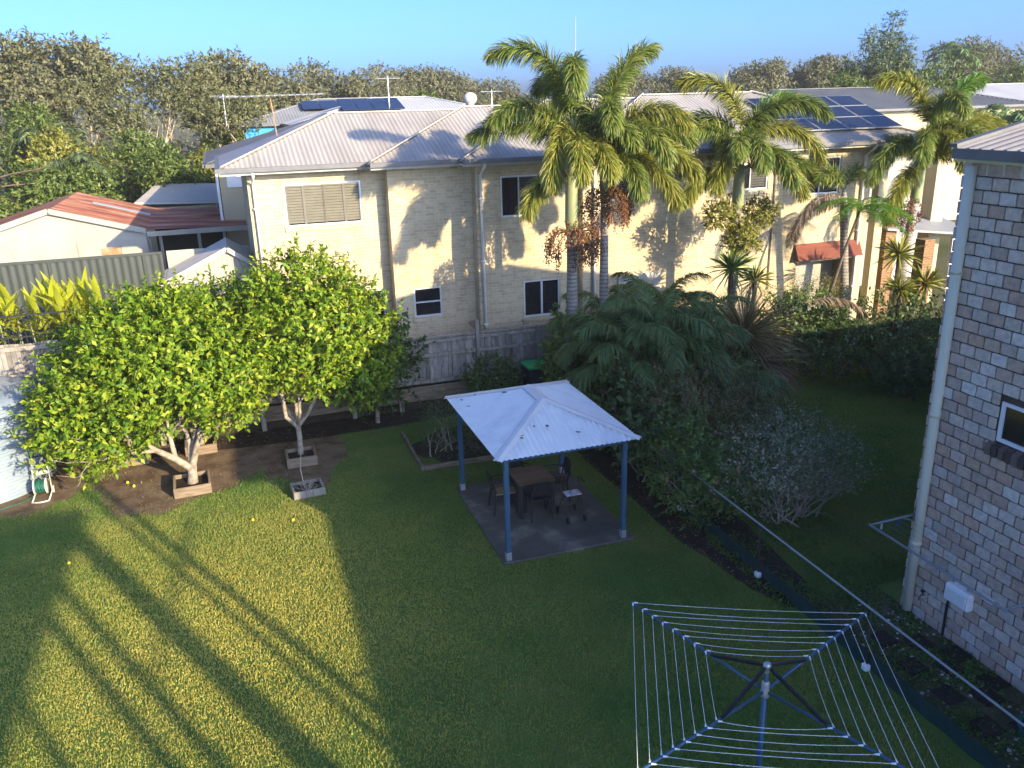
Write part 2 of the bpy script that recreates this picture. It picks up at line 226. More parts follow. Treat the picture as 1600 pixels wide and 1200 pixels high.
# ------------------------------------------------------------------ mesh helpers
class MB:
    def __init__(s): s.v = []; s.f = []
    def add(s, vs, fs):
        b = len(s.v); s.v += [tuple(map(float, p)) for p in vs]; s.f += [tuple(b + i for i in f) for f in fs]; return s
    def box(s, x0, x1, y0, y1, z0, z1):
        return s.add([(x0, y0, z0), (x1, y0, z0), (x1, y1, z0), (x0, y1, z0), (x0, y0, z1), (x1, y0, z1), (x1, y1, z1), (x0, y1, z1)],
                     [(0, 3, 2, 1), (4, 5, 6, 7), (0, 1, 5, 4), (1, 2, 6, 5), (2, 3, 7, 6), (3, 0, 4, 7)])
    def cbox(s, x0, x1, y0, y1, z0, z1, c=0.01):     # box with chamfered edges
        vs = []; 
        for sx in (0, 1):
            for sy in (0, 1):
                for sz in (0, 1):
                    X, Y, Z = (x0, x1)[sx], (y0, y1)[sy], (z0, z1)[sz]; dx, dy, dz = c * (1 - 2 * sx), c * (1 - 2 * sy), c * (1 - 2 * sz)
                    vs += [(X, Y + dy, Z + dz), (X + dx, Y, Z + dz), (X + dx, Y + dy, Z)]
        i = lambda a, b_, c_, k: (a * 4 + b_ * 2 + c_) * 3 + k
        f = []
        for a in (0, 1):
            q = [i(a, 0, 0, 0), i(a, 1, 0, 0), i(a, 1, 1, 0), i(a, 0, 1, 0)]; f.append(q if a else q[::-1])
            q = [i(0, a, 0, 1), i(1, a, 0, 1), i(1, a, 1, 1), i(0, a, 1, 1)]; f.append(q[::-1] if a else q)
            q = [i(0, 0, a, 2), i(1, 0, a, 2), i(1, 1, a, 2), i(0, 1, a, 2)]; f.append(q if a else q[::-1])
        for a in (0, 1):
            for b_ in (0, 1):
                f.append([i(a, b_, 0, 0), i(a, b_, 1, 0), i(a, b_, 1, 1), i(a, b_, 0, 1)])
                f.append([i(a, 0, b_, 0), i(a, 1, b_, 0), i(a, 1, b_, 2), i(a, 0, b_, 2)])
                f.append([i(0, a, b_, 1), i(1, a, b_, 1), i(1, a, b_, 2), i(0, a, b_, 2)])
                for c_ in (0, 1): f.append([i(a, b_, c_, 0), i(a, b_, c_, 1), i(a, b_, c_, 2)])
        return s.add(vs, f)
    def bar(s, p, q, w, h, up=(0, 0, 1)):
        p = np.array(p, float); q = np.array(q, float); d = q - p; d /= np.linalg.norm(d); u = np.array(up, float)
        if abs(d @ u) > 0.98: u = np.array((0, 1.0, 0))
        a = np.cross(d, u); a /= np.linalg.norm(a); u = np.cross(a, d); a *= w / 2; u *= h / 2
        return s.add([p - a - u, p + a - u, p + a + u, p - a + u, q - a - u, q + a - u, q + a + u, q - a + u],
                     [(0, 1, 2, 3), (4, 7, 6, 5), (0, 4, 5, 1), (1, 5, 6, 2), (2, 6, 7, 3), (3, 7, 4, 0)])
    def tube(s, pts, r, n=8, cap=True):
        pts = np.array(pts, float); k = len(pts); r = np.broadcast_to(np.array(r, float), (k,))
        ref = np.array((0.13, 0.21, 0.97)); base = len(s.v)
        for i in range(k):
            d = pts[min(i + 1, k - 1)] - pts[max(i - 1, 0)]; d = d / (np.linalg.norm(d) + 1e-9)
            rr = ref if abs(d @ ref) < 0.95 else np.array((1.0, 0.1, 0))
            a = np.cross(d, rr); a /= np.linalg.norm(a); b = np.cross(d, a)
            for j in range(n):
                t = 2 * math.pi * j / n; s.v.append(tuple(pts[i] + r[i] * (a * math.cos(t) + b * math.sin(t))))
        for i in range(k - 1):
            for j in range(n):
                s.f.append((base + i * n + j, base + i * n + (j + 1) % n, base + (i + 1) * n + (j + 1) % n, base + (i + 1) * n + j))
        if cap: s.f.append(tuple(base + j for j in range(n))[::-1]); s.f.append(tuple(base + (k - 1) * n + j for j in range(n)))
        return s
    def lathe(s, c, prof, n=24):
        base = len(s.v)
        for (r, z) in prof:
            for j in range(n):
                t = 2 * math.pi * j / n; s.v.append((c[0] + r * math.cos(t), c[1] + r * math.sin(t), c[2] + z))
        for i in range(len(prof) - 1):
            for j in range(n): s.f.append((base + i * n + j, base + i * n + (j + 1) % n, base + (i + 1) * n + (j + 1) % n, base + (i + 1) * n + j))
        s.f.append(tuple(base + j for j in range(n))[::-1]); s.f.append(tuple(base + (len(prof) - 1) * n + j for j in range(n))); return s
    def prism(s, poly, off):
        n = len(poly); o = np.array(off, float); a = [np.array(p, float) for p in poly]
        return s.add(a + [p + o for p in a], [tuple(range(n))[::-1], tuple(range(n, 2 * n))] + [(i, (i + 1) % n, n + (i + 1) % n, n + i) for i in range(n)])
    def build(s, name, mat, parent=None, smooth=False):
        return link(name, mesh_np(name, np.array(s.v), s.f, smooth), mat, parent)
def mesh_np(name, v, f, smooth=False):
    me = bpy.data.meshes.new(name)
    if isinstance(f, list): me.from_pydata([tuple(p) for p in v], [], f)
    else:
        n = f.shape[1]; me.vertices.add(len(v)); me.vertices.foreach_set('co', v.astype(np.float32).ravel())
        me.loops.add(f.size); me.loops.foreach_set('vertex_index', f.astype(np.int32).ravel())
        me.polygons.add(len(f)); me.polygons.foreach_set('loop_start', np.arange(0, f.size, n, dtype=np.int32)); me.polygons.foreach_set('loop_total', np.full(len(f), n, np.int32))
        me.update(calc_edges=True)
    if smooth: me.polygons.foreach_set('use_smooth', [True] * len(me.polygons))
    return me
ROOT = {}
def root_loc(o): return ROOT.get(o.name, (0, 0, 0))
def link(name, me, mat, parent=None):
    if mat and not me.materials: me.materials.append(mat if not isinstance(mat, str) else M[mat])
    o = bpy.data.objects.new(name, me); C.objects.link(o)
    if parent is not None:
        o.parent = parent; l = root_loc(parent); ROOT[o.name] = l
        if any(l): me.transform(Matrix.Translation((-l[0], -l[1], -l[2])))
    return o
def tag(o, label, cat, group=None):
    o['label'] = label; o['category'] = cat
    if group: o['group'] = group
    return o
def thing(name, label, cat, loc=(0, 0, 0), group=None):
    o = bpy.data.objects.new(name, None); C.objects.link(o); o.location = loc; o.empty_display_size = 0.2
    ROOT[o.name] = tuple(loc); return tag(o, label, cat, group)
def struct(o): o['kind'] = 'structure'; return o
def stuff(o): o['kind'] = 'stuff'; return o
def ico(c, r, n=1, sq=1.0):
    t = (1 + 5 ** .5) / 2
    v = np.array([(-1, t, 0), (1, t, 0), (-1, -t, 0), (1, -t, 0), (0, -1, t), (0, 1, t), (0, -1, -t), (0, 1, -t), (t, 0, -1), (t, 0, 1), (-t, 0, -1), (-t, 0, 1)], float)
    v /= np.linalg.norm(v[0]); v[:, 2] *= sq
    f = [(0, 11, 5), (0, 5, 1), (0, 1, 7), (0, 7, 10), (0, 10, 11), (1, 5, 9), (5, 11, 4), (11, 10, 2), (10, 7, 6), (7, 1, 8), (3, 9, 4), (3, 4, 2), (3, 2, 6), (3, 6, 8), (3, 8, 9), (4, 9, 5), (2, 4, 11), (6, 2, 10), (8, 6, 7), (9, 8, 1)]
    return v * r + np.array(c), f
def unit(a): return a / (np.linalg.norm(a, axis=-1, keepdims=True) + 1e-9)
def leaves(p, d, n, L, W, fold=0.25):          # one folded rhombus per leaf
    d = unit(d); s = unit(np.cross(d, n)); n = np.cross(s, d); L = np.asarray(L).reshape(-1, 1); W = np.asarray(W).reshape(-1, 1)
    m = p + d * L * 0.45
    v = np.stack([p, m + s * W / 2 + n * W * fold, p + d * L - n * L * 0.08, m - s * W / 2 + n * W * fold], 1).reshape(-1, 3)
    return v, np.arange(len(v)).reshape(-1, 4)
def cat(parts):
    V = []; F = []; b = 0
    for v, f in parts: V.append(v); F.append(f + b); b += len(v)
    return np.concatenate(V), np.concatenate(F)
def crown(ells, nshoot, per, L, W, seed=0, shell=0.5, up=0.35, shoot=0.3, cut=None):
    g = np.random.default_rng(seed); E = np.array(ells, float); vol = E[:, 3] * E[:, 4] * E[:, 5]
    k = g.choice(len(E), nshoot, p=vol / vol.sum()); d = unit(g.normal(size=(nshoot, 3))); r = (shell + (1 - shell) * g.random(nshoot) ** 0.6) * (1 + 0.10 * g.normal(size=nshoot))
    p = E[k, :3] + d * r[:, None] * E[k, 3:6]
    # low frequency lumps so that the outline is uneven
    ph = p * 1.9 / (E[k, 3:6].mean(1, keepdims=True)); lump = np.sin(ph[:, 0] * 3.1 + seed) * np.sin(ph[:, 1] * 2.7 + 1.3 * seed) * np.sin(ph[:, 2] * 3.3 + 2.1 * seed)
    keep = g.random(nshoot) < np.clip(0.66 + 1.1 * lump, 0.06, 1); 
    if cut is not None: keep &= cut(p)
    p = p[keep]; d = d[keep]; n = len(p)
    sd = unit(d * 0.8 + g.normal(size=(n, 3)) * 0.5 + np.array((0, 0, up)))
    t = (np.arange(per) + 0.3) / per
    P = p[:, None, :] + sd[:, None, :] * (t[None, :, None] * shoot)
    ang = g.random((n, per)) * 6.28
    rd = unit(g.normal(size=(n, per, 3))); ld = unit(rd * 0.9 + sd[:, None, :] * 0.7 + np.array((0, 0, -0.15)))
    nn = unit(g.normal(size=(n, per, 3)) * 0.38 + np.array((0, 0, 0.35)) + d[:, None, :] * 1.0)
    N = n * per; LL = L * (0.5 + 0.85 * g.random(N)); 
    return leaves(P.reshape(N, 3), ld.reshape(N, 3), nn.reshape(N, 3), LL, LL * W / L)
def limb(mb, p, d, L, r, depth, g, tips, spread=0.6, up=0.25, n=6, seg=4, kids=(2, 3), shrink=0.72, wob=0.12):
    p = np.array(p, float); d = unit(np.array(d, float)); pts = [p]; rad = [r]; 
    for i in range(seg):
        d = unit(d + g.normal(size=3) * wob + np.array((0, 0, up * 0.15))); p = p + d * L / seg; pts.append(p); rad.append(r * (1 - 0.38 * (i + 1) / seg))
    mb.tube(pts, rad, n if depth > 1 else 5, cap=False)
    if depth == 0: tips.append((p, d)); return
    for _ in range(g.integers(kids[0], kids[1] + 1)):
        nd = unit(d + g.normal(size=3) * spread + np.array((0, 0, up))); q = pts[-1] if g.random() < 0.6 else pts[-2]
        limb(mb, q, nd, L * shrink * (0.8 + 0.4 * g.random()), rad[-1] * 0.75, depth - 1, g, tips, spread, up, n, seg, kids, shrink, wob)
    if depth <= 1: tips.append((p, d))
def corr(o, u, v, u0, u1, lo, hi, pitch=0.125, amp=0.014, per=4, nv=1):
    o = np.array(o, float); u = unit(np.array(u, float)); v = unit(np.array(v, float)); n = np.cross(u, v)
    k = max(2, int((u1 - u0) / pitch * per)); us = np.linspace(u0, u1, k + 1)
    V = []
    for a in us:
        l, h = lo(a), hi(a); dz = amp * math.sin(a / pitch * 2 * math.pi)
        for j in range(nv + 1): V.append(o + u * a + v * (l + (h - l) * j / nv) + n * dz)
    i = np.arange(k)[:, None] * (nv + 1) + np.arange(nv)[None, :]; i = i.ravel()
    return np.array(V), np.stack([i, i + nv + 1, i + nv + 2, i + 1], 1)
def sheet(name, mat, parent, *a, **k):
    v, f = corr(*a, **k); o = link(name, mesh_np(name, v, f, True), mat, parent); return o
def wall_openings(mb, x0, x1, z0, z1, y, th, holes):      # wall facing -Y with rectangular holes (xa,xb,za,zb)
    xs = sorted({x0, x1, *[h[0] for h in holes], *[h[1] for h in holes]}); zs = sorted({z0, z1, *[h[2] for h in holes], *[h[3] for h in holes]})
    for i in range(len(xs) - 1):
        j0 = None
        for j in range(len(zs) - 1):
            cx, cz = (xs[i] + xs[i + 1]) / 2, (zs[j] + zs[j + 1]) / 2
            hole = any(h[0] < cx < h[1] and h[2] < cz < h[3] for h in holes)
            if not hole and j0 is None: j0 = j
            if (hole or j == len(zs) - 2) and j0 is not None:
                mb.box(xs[i], xs[i + 1], y, y + th, zs[j0], zs[j] if hole else zs[j + 1]); j0 = None
    return mb

# ================================================================== SETTING
lawn = MB().add([(-60, -60, 0), (60, -60, 0), (60, 20.94, 0), (-60, 20.94, 0)], [(0, 1, 2, 3)]).build('lawn', 'turf'); struct(lawn)
ng = MB().add([(-1500, 20.94, 0.62), (1500, 20.94, 0.62), (1500, 2500, 0.62), (-1500, 2500, 0.62)], [(0, 1, 2, 3)]).build('ground', 'ground'); struct(ng)
def blob(name, cx, cy, rx, ry, z, mat, seed=1, n=40, amp=0.12):
    g = np.random.default_rng(seed); a = np.linspace(0, 2 * math.pi, n, endpoint=False); ph = g.random(5) * 6.28
    r = 1 + amp * (np.sin(2 * a + ph[0]) * .6 + np.sin(3 * a + ph[1]) * .6 + np.sin(5 * a + ph[2]) * .4 + np.sin(9 * a + ph[3]) * .25 + np.sin(14 * a + ph[4]) * .2)
    o = MB().add([(cx + rx * r[i] * math.cos(a[i]), cy + ry * r[i] * math.sin(a[i]), z) for i in range(n)], [tuple(range(n))]).build(name, mat); struct(o)
    return (cx, cy, rx, ry, ph, amp)
BL = [blob('soil_patch', -1.75, 18.9, 1.75, 2.0, 0.005, 'soil', 3), blob('soil_patch', -4.9, 19.2, 1.35, 1.25, 0.009, 'soil', 5), blob('soil_patch', 0.9, 18.9, 1.0, 1.9, 0.007, 'soil', 8, amp=0.16),
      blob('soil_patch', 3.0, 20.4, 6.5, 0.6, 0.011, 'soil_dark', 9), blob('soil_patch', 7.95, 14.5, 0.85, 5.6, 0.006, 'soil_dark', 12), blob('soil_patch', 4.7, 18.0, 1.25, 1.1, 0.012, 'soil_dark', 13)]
sg = MB().add([(8.0, 4.6, 0.008), (9.42, 4.6, 0.008), (9.42, 9.6, 0.008), (8.0, 9.6, 0.008)], [(0, 1, 2, 3)]).build('side_path_soil', 'path_moss'); struct(sg)

# lawn grass blades
def grass():
    g = np.random.default_rng(21); N = 860000
    x = g.uniform(-6.5, 18, N); y = 4.6 + (20.7 - 4.6) * g.random(N) ** 0.95
    keep = np.ones(N, bool)
    def inb(x, y, b):
        cx, cy, rx, ry, ph, amp = b; a = np.arctan2((y - cy) / ry, (x - cx) / rx); rad = np.hypot((x - cx) / rx, (y - cy) / ry)
        r = 1 + amp * (np.sin(2 * a + ph[0]) * .6 + np.sin(3 * a + ph[1]) * .6 + np.sin(5 * a + ph[2]) * .4 + np.sin(9 * a + ph[3]) * .25 + np.sin(14 * a + ph[4]) * .2)
        return rad / r
    for b in BL:
        q = inb(x, y, b); keep &= (q > 1) | (g.random(N) < np.clip((q - 0.86) * 3.0, 0.015, 1))
    keep &= ~((x > 3.83) & (x < 6.45) & (y > 12.33) & (y < 15.72))      # slab
    keep &= ~((x > 7.7) & (x < 8.1) & (y < 12)) & ~((x > 8.0) & (y < 9.5))
    keep &= (y < 20.3) & (x < 8.2 + (y - 4.6) * .75)
    # thin out far corner behind right fence
    x = x[keep]; y = y[keep]; n = len(x)
    cl = np.sin(x * 9.0 + np.sin(y * 7)) * np.sin(y * 8.3 + np.sin(x * 6)); 
    h = (0.024 + 0.020 * g.random(n)) * (1 + 0.2 * cl); wd = 0.013 + 0.010 * g.random(n); a = g.random(n) * 6.28; t = g.random(n) * 6.28; ln = h * (0.1 + 0.8 * g.random(n))
    p = np.stack([x, y, np.zeros(n)], 1); s = np.stack([np.cos(a), np.sin(a), np.zeros(n)], 1) * wd[:, None] / 2
    tip = p + np.stack([np.cos(t) * ln, np.sin(t) * ln, h], 1)
    v = np.stack([p - s, p + s, tip], 1).reshape(-1, 3); f = np.arange(len(v)).reshape(-1, 3)
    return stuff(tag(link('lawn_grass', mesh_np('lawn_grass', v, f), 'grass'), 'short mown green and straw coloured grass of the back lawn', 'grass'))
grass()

# ================================================================== CREAM HOUSE
def house():
    h = thing('cream_brick_house', 'long two storey cream brick house with pale corrugated roof behind the palms', 'house', (10, 23, 0.6))
    T = 0.35; EZ = 6.28; pt = math.tan(R(20))
    secs = [(0.57, 4.12, 23.0), (4.12, 6.43, 22.5), (6.43, 9.45, 22.1), (9.45, 19.3, 21.8)]
    wins = {0: [(1.45, 3.49, 4.78, 5.90), (3.05, 3.92, 2.0, 2.9)], 1: [(4.63, 5.44, 2.09, 2.93)], 2: [(7.14, 8.24, 4.76, 5.88), (7.75, 8.87, 1.86, 2.93)],
            3: [(10.0, 11.06, 5.05, 5.88), (14.3, 15.5, 5.1, 5.88), (16.7, 18.1, 4.83, 5.95), (16.75, 18.9, 1.0, 2.75)]}
    for i, (x0, x1, y) in enumerate(secs):
        m = MB(); wall_openings(m, x0, x1, 0.4, EZ, y, T, wins[i])
        if i: m.box(x0, x0 + 0.3, y + T, secs[i - 1][2] + T, 0.4, EZ)
        m.build('wall', 'cream_brick', h)
        for (a, b, z0, z1) in wins[i]:
            if (a, i) == (16.75, 3): 
                MB().box(a, b, y + 0.9, y + 0.95, 0.6, z1).build('carport_back', 'grey_wall', h); continue
            wf = MB(); t = 0.05; yy = y + 0.03
            wf.box(a, a + t, yy, yy + 0.08, z0, z1).box(b - t, b, yy, yy + 0.08, z0, z1).box(a + t, b - t, yy, yy + 0.08, z0, z0 + t).box(a + t, b - t, yy, yy + 0.08, z1 - t, z1)
            big = (b - a) > 1.8
            muls = [a + (b - a) * 0.25, a + (b - a) * 0.77] if big else ([(a + b) / 2] if b - a > 1.0 else [])
            for xm in muls: wf.box(xm - 0.03, xm + 0.03, yy + 0.003, yy + 0.077, z0 + t, z1 - t)
            if not muls: wf.box(a + t, b - t, yy + 0.01, yy + 0.06, (z0 + z1) / 2 - .02, (z0 + z1) / 2 + .02)
            win = wf.build('window', 'alu', h)
            MB().box(a + t, b - t, yy + 0.04, yy + 0.05, z0 + t, z1 - t).build('pane', 'glass', win)
            MB().box(a - 0.05, b + 0.05, y - 0.045, y + 0.02, z0 - 0.12, z0 - 0.004).build('sill', 'cream_brick', win)
            # room behind the glass and plantation shutters
            if z0 > 4:
                segs = [a + t] + muls + [b - t]
                for k in range(len(segs) - 1):
                    if not big and len(segs) > 2 and k == 0: continue
                    s = MB(); xa, xb = segs[k] + .035, segs[k + 1] - .035; zz = z0 + 0.09
                    xm = (xa + xb) / 2; halves = [(xa, xm - .025), (xm + .025, xb)] if xb - xa > 0.8 else [(xa, xb)]
                    while zz < z1 - 0.08:
                        for (p, q) in halves: s.add([(p, yy - .012, zz), (q, yy - .012, zz), (q, yy + .03, zz + .062), (p, yy + .03, zz + .062)], [(0, 1, 2, 3)])
                        zz += 0.072
                    for (p, q) in halves: s.box(p - .03, p, yy - .014, yy + .035, z0 + t, z1 - t).box(q, q + .03, yy - .014, yy + .035, z0 + t, z1 - t)
                    s.build('shutter', 'shutter' if big else 'shutter_dark', win)
            else:
                MB().box(a + t, b - t, yy + 0.2, yy + 0.21, z0, z0 + (z1 - z0) * 0.5).build('blind', 'shutter_dark', win)
    m = MB(); m.box(0.57, 0.87, 23.35, 29, 0.4, EZ).box(0.87, 19.3, 28.7, 29, 0.4, EZ).box(19.0, 19.3, 22.15, 28.7, 0.4, EZ); m.build('wall', 'cream_render', h)
    # soffits, gutters, fascia
    ev = [(-0.05, 4.1, 22.5), (3.6, 6.3, 22.0), (5.95, 9.3, 21.6), (8.95, 19.8, 21.3)]
    for i, (x0, x1, y) in enumerate(ev):
        g = MB(); g.box(x0, x1, y - 0.11, y, EZ + 0.0, EZ + 0.115); g.build('gutter', 'gutter', h)
        MB().box(x0 + 0.02, x1 - 0.02, y + 0.004, y + 0.03, EZ - 0.07, EZ + 0.10).build('fascia', 'roof_cap', h)
        MB().box(x0 + 0.02, x1 - 0.02, y + 0.03, secs[i][2] + 0.001, EZ - 0.035, EZ - 0.006).build('soffit', 'white', h)
    MB().box(-0.16, -0.05, 22.39, 29.5, EZ, EZ + 0.115).build('gutter', 'gutter', h); MB().box(-0.05, 0.57, 22.5, 29.4, EZ - 0.035, EZ - 0.006).build('soffit', 'white', h)
    # roof planes: each section stands a little proud of the one to its left
    Z0 = EZ + 0.09; RH = 3.35; sl = (0, math.cos(R(20)), math.sin(R(20))); k = 1 / math.cos(R(20))
    tops = []
    for i, (x0, x1, y) in enumerate(ev):
        xe = [10.5, 13.0, 16.0, 21.2][i]; ridge = RH + (0, 0.2, 0.5, 0.75)[i]
        x2 = xe
        right = (lambda a, L=x2 - x0, rg=ridge: min(rg, max(0.02, L - a)) * k) if i == 3 else (lambda a, rg=ridge: rg * k)
        sheet('roof_sheet', 'roof_cream', h, (x0, y - 0.03, Z0), (1, 0, 0), sl, 0.0, x2 - x0, lambda a: 0.0, lambda a, rt=right, rg=ridge: max(0.01, min(a * k, rt(a), rg * k)))
        # flank: the face on the other side of the hip
        fl = MB(); zt = Z0 + ridge * pt
        if i == 0: fl.add([(x0, y, Z0), (x0, 29.5, Z0), (x0 + ridge, 29.5 - ridge, zt), (x0 + ridge, y + ridge, zt)], [(0, 3, 2, 1)])
        else: fl.add([(x0, y, Z0), (x0, y + 0.6, Z0 - 0.02), (x0 + ridge, y + ridge + .6, zt - 0.02), (x0 + ridge, y + ridge, zt)], [(0, 3, 2, 1)])
        fl.build('roof_flank', 'roof_cream', h)
        cp = MB(); cp.bar((x0, y, Z0 + .03), (x0 + ridge, y + ridge, zt + .03), 0.17, 0.03, (-.5, .5, 1)); cp.build('hip_cap', 'roof_cap', h)
        xr = x2 if i < 3 else x2 - ridge
        cp = MB(); cp.bar((x0 + ridge, y + ridge, zt + .032), (xr, y + ridge, zt + .032), 0.2, 0.03); cp.build('ridge_cap', 'roof_cap', h)
        MB().add([(x0 + ridge, y + ridge, zt), (xr, y + ridge, zt), (xr, y + 2 * ridge + 0.6, Z0), (x0 + ridge, y + 2 * ridge + .6, Z0)], [(0, 1, 2, 3)]).build('roof_back', 'roof_cream', h)
        if i == 3:
            MB().bar((x2, y, Z0 + .03), (x2 - ridge, y + ridge, zt + .03), 0.17, 0.03, (.5, .5, 1)).build('hip_cap', 'roof_cap', h)
            MB().add([(x2, y, Z0), (x2, y + 2 * ridge, Z0), (x2 - ridge, y + ridge, zt)], [(0, 1, 2)]).build('roof_flank', 'roof_cream', h)
    # downpipes
    for (x, y) in ((0.72, 22.93), (6.56, 22.03), (9.78, 21.73), (18.95, 21.73)):
        d = MB(); d.tube([(x, y + 0.35 - .8, EZ + .02), (x, y - .35, EZ - .12), (x, y, EZ - .35), (x, y, 0.6)], 0.045, 8); dp = d.build('downpipe', 'white', h, True)
        for z in (1.8, 3.6, 5.3): MB().box(x - .06, x + .06, y - .052, y + .06, z, z + .04).build('pipe_clip', 'white', dp)
    MB().tube([(15.72, 21.76, 5.9), (15.72, 21.76, 2.0)], 0.02, 6).build('conduit', 'gutter', h)
    # roof ventilator ball
    v = MB(); v.lathe((7.5, 26.0, 7.55), [(0.1, 0), (0.12, 0.2), (0.19, 0.26), (0.22, 0.36), (0.19, 0.47), (0.1, 0.53), (0.02, 0.55)], 16); v.build('roof_ventilator', 'roof_cap', h, True)
    # solar panels on the right front slope
    for r in range(3):
        for q in range(4):
            X = 16.35 + q * 1.03 - r * 0.0; s0 = 0.75 + r * 0.93
            a = np.array((X, 21.3 - .03, Z0)) + np.array(sl) * s0 + np.array((0, -math.sin(R(20)), math.cos(R(20)))) * 0.09
            p = MB(); b = a + np.array(sl) * 0.9; nrm = np.array((0, -math.sin(R(20)), math.cos(R(20)))) * 0.035
            p.prism([a, a + np.array((1.0, 0, 0)), b + np.array((1.0, 0, 0)), b], nrm); fr = p.build('solar_panel', 'galv_dull', h)
            c = MB(); a2 = a + nrm * 1.06 + np.array((.02, 0, 0)) + np.array(sl) * .02; b2 = b + nrm * 1.06 + np.array((.02, 0, 0)) - np.array(sl) * .02
            c.add([a2, a2 + np.array((.96, 0, 0)), b2 + np.array((.96, 0, 0)), b2], [(0, 1, 2, 3)]); c.build('cell_sheet', 'solar', fr)
    # red slatted awning over the carport opening
    for q in range(4):
        z = 2.86 + q * 0.115; MB().add([(16.62, 21.50 + q * .06, z), (19.05, 21.50 + q * .06, z), (19.05, 21.60 + q * .06, z + .13), (16.62, 21.6 + q * .06, z + .13)], [(0, 1, 2, 3)]).build('awning_slat', 'red_tile', h)
    # white roller door panel
    MB().box(10.56, 11.93, 21.74, 21.797, 0.7, 2.91).build('side_door', 'roof_cap', h)
    # porch at the right end: pillars, panel, grey flat canopy
    for (x, y, z1, wd, mt) in ((20.35, 22.0, 3.7, .42, 'brown_brick'), (23.1, 23.0, 5.7, .5, 'cream_render'), (21.9, 21.9, 3.1, .42, 'brown_brick'), (19.75, 21.9, 6.2, .3, 'cream_render')):
        MB().box(x - wd / 2, x + wd / 2, y - wd / 2, y + wd / 2, 0.6, z1).build('porch_pillar', mt, h)
    MB().box(19.4, 23.0, 23.6, 23.75, 4.5, 6.2).build('porch_wall', 'grey_wall', h); MB().box(19.4, 26.5, 26, 26.2, 0.6, 4.4).build('porch_wall', 'grey_wall', h)
    MB().prism([(20.0, 21.6, 3.55), (23.9, 21.6, 3.1), (23.9, 24.0, 3.6), (20.0, 24.0, 3.95)], (0, 0, 0.07)).build('porch_canopy', 'roof_grey', h)
    MB().box(22.75, 22.85, 21.6, 21.7, 0.6, 3.2).build('canopy_post', 'white', h)
    return h
house()
tv = thing('rooftop_antenna', 'long horizontal television antenna on a thin rusty mast above the pale hip roof', 'antenna', (1.7, 26.8, 6.9))
MB().tube([(1.7, 26.8, 6.9), (1.62, 26.8, 8.05)], 0.018, 6).build('mast', 'rust_panel', tv)
MB().tube([(0.2, 26.3, 8.12), (3.25, 27.2, 8.16)], 0.02, 6).build('boom', 'galv', tv)
for i in range(14):
    t = i / 13; c = np.array((0.25, 26.31, 8.12)) * (1 - t) + np.array((3.2, 27.19, 8.16)) * t; L = 0.5 - .3 * t
    MB().tube([c + np.array((.29, -.95, 0)) * -L, c + np.array((.29, -.95, 0)) * L], 0.008, 4).build('element', 'galv', tv)
tag(MB().tube([(10.12, 23.9, 7.2), (10.12, 23.9, 9.2), (10.13, 23.9, 10.05)], [0.02, 0.015, 0.008], 6).build('aerial_whip', 'galv_dull'), 'thin upright whip aerial rising above the left foxtail palm crown', 'aerial')

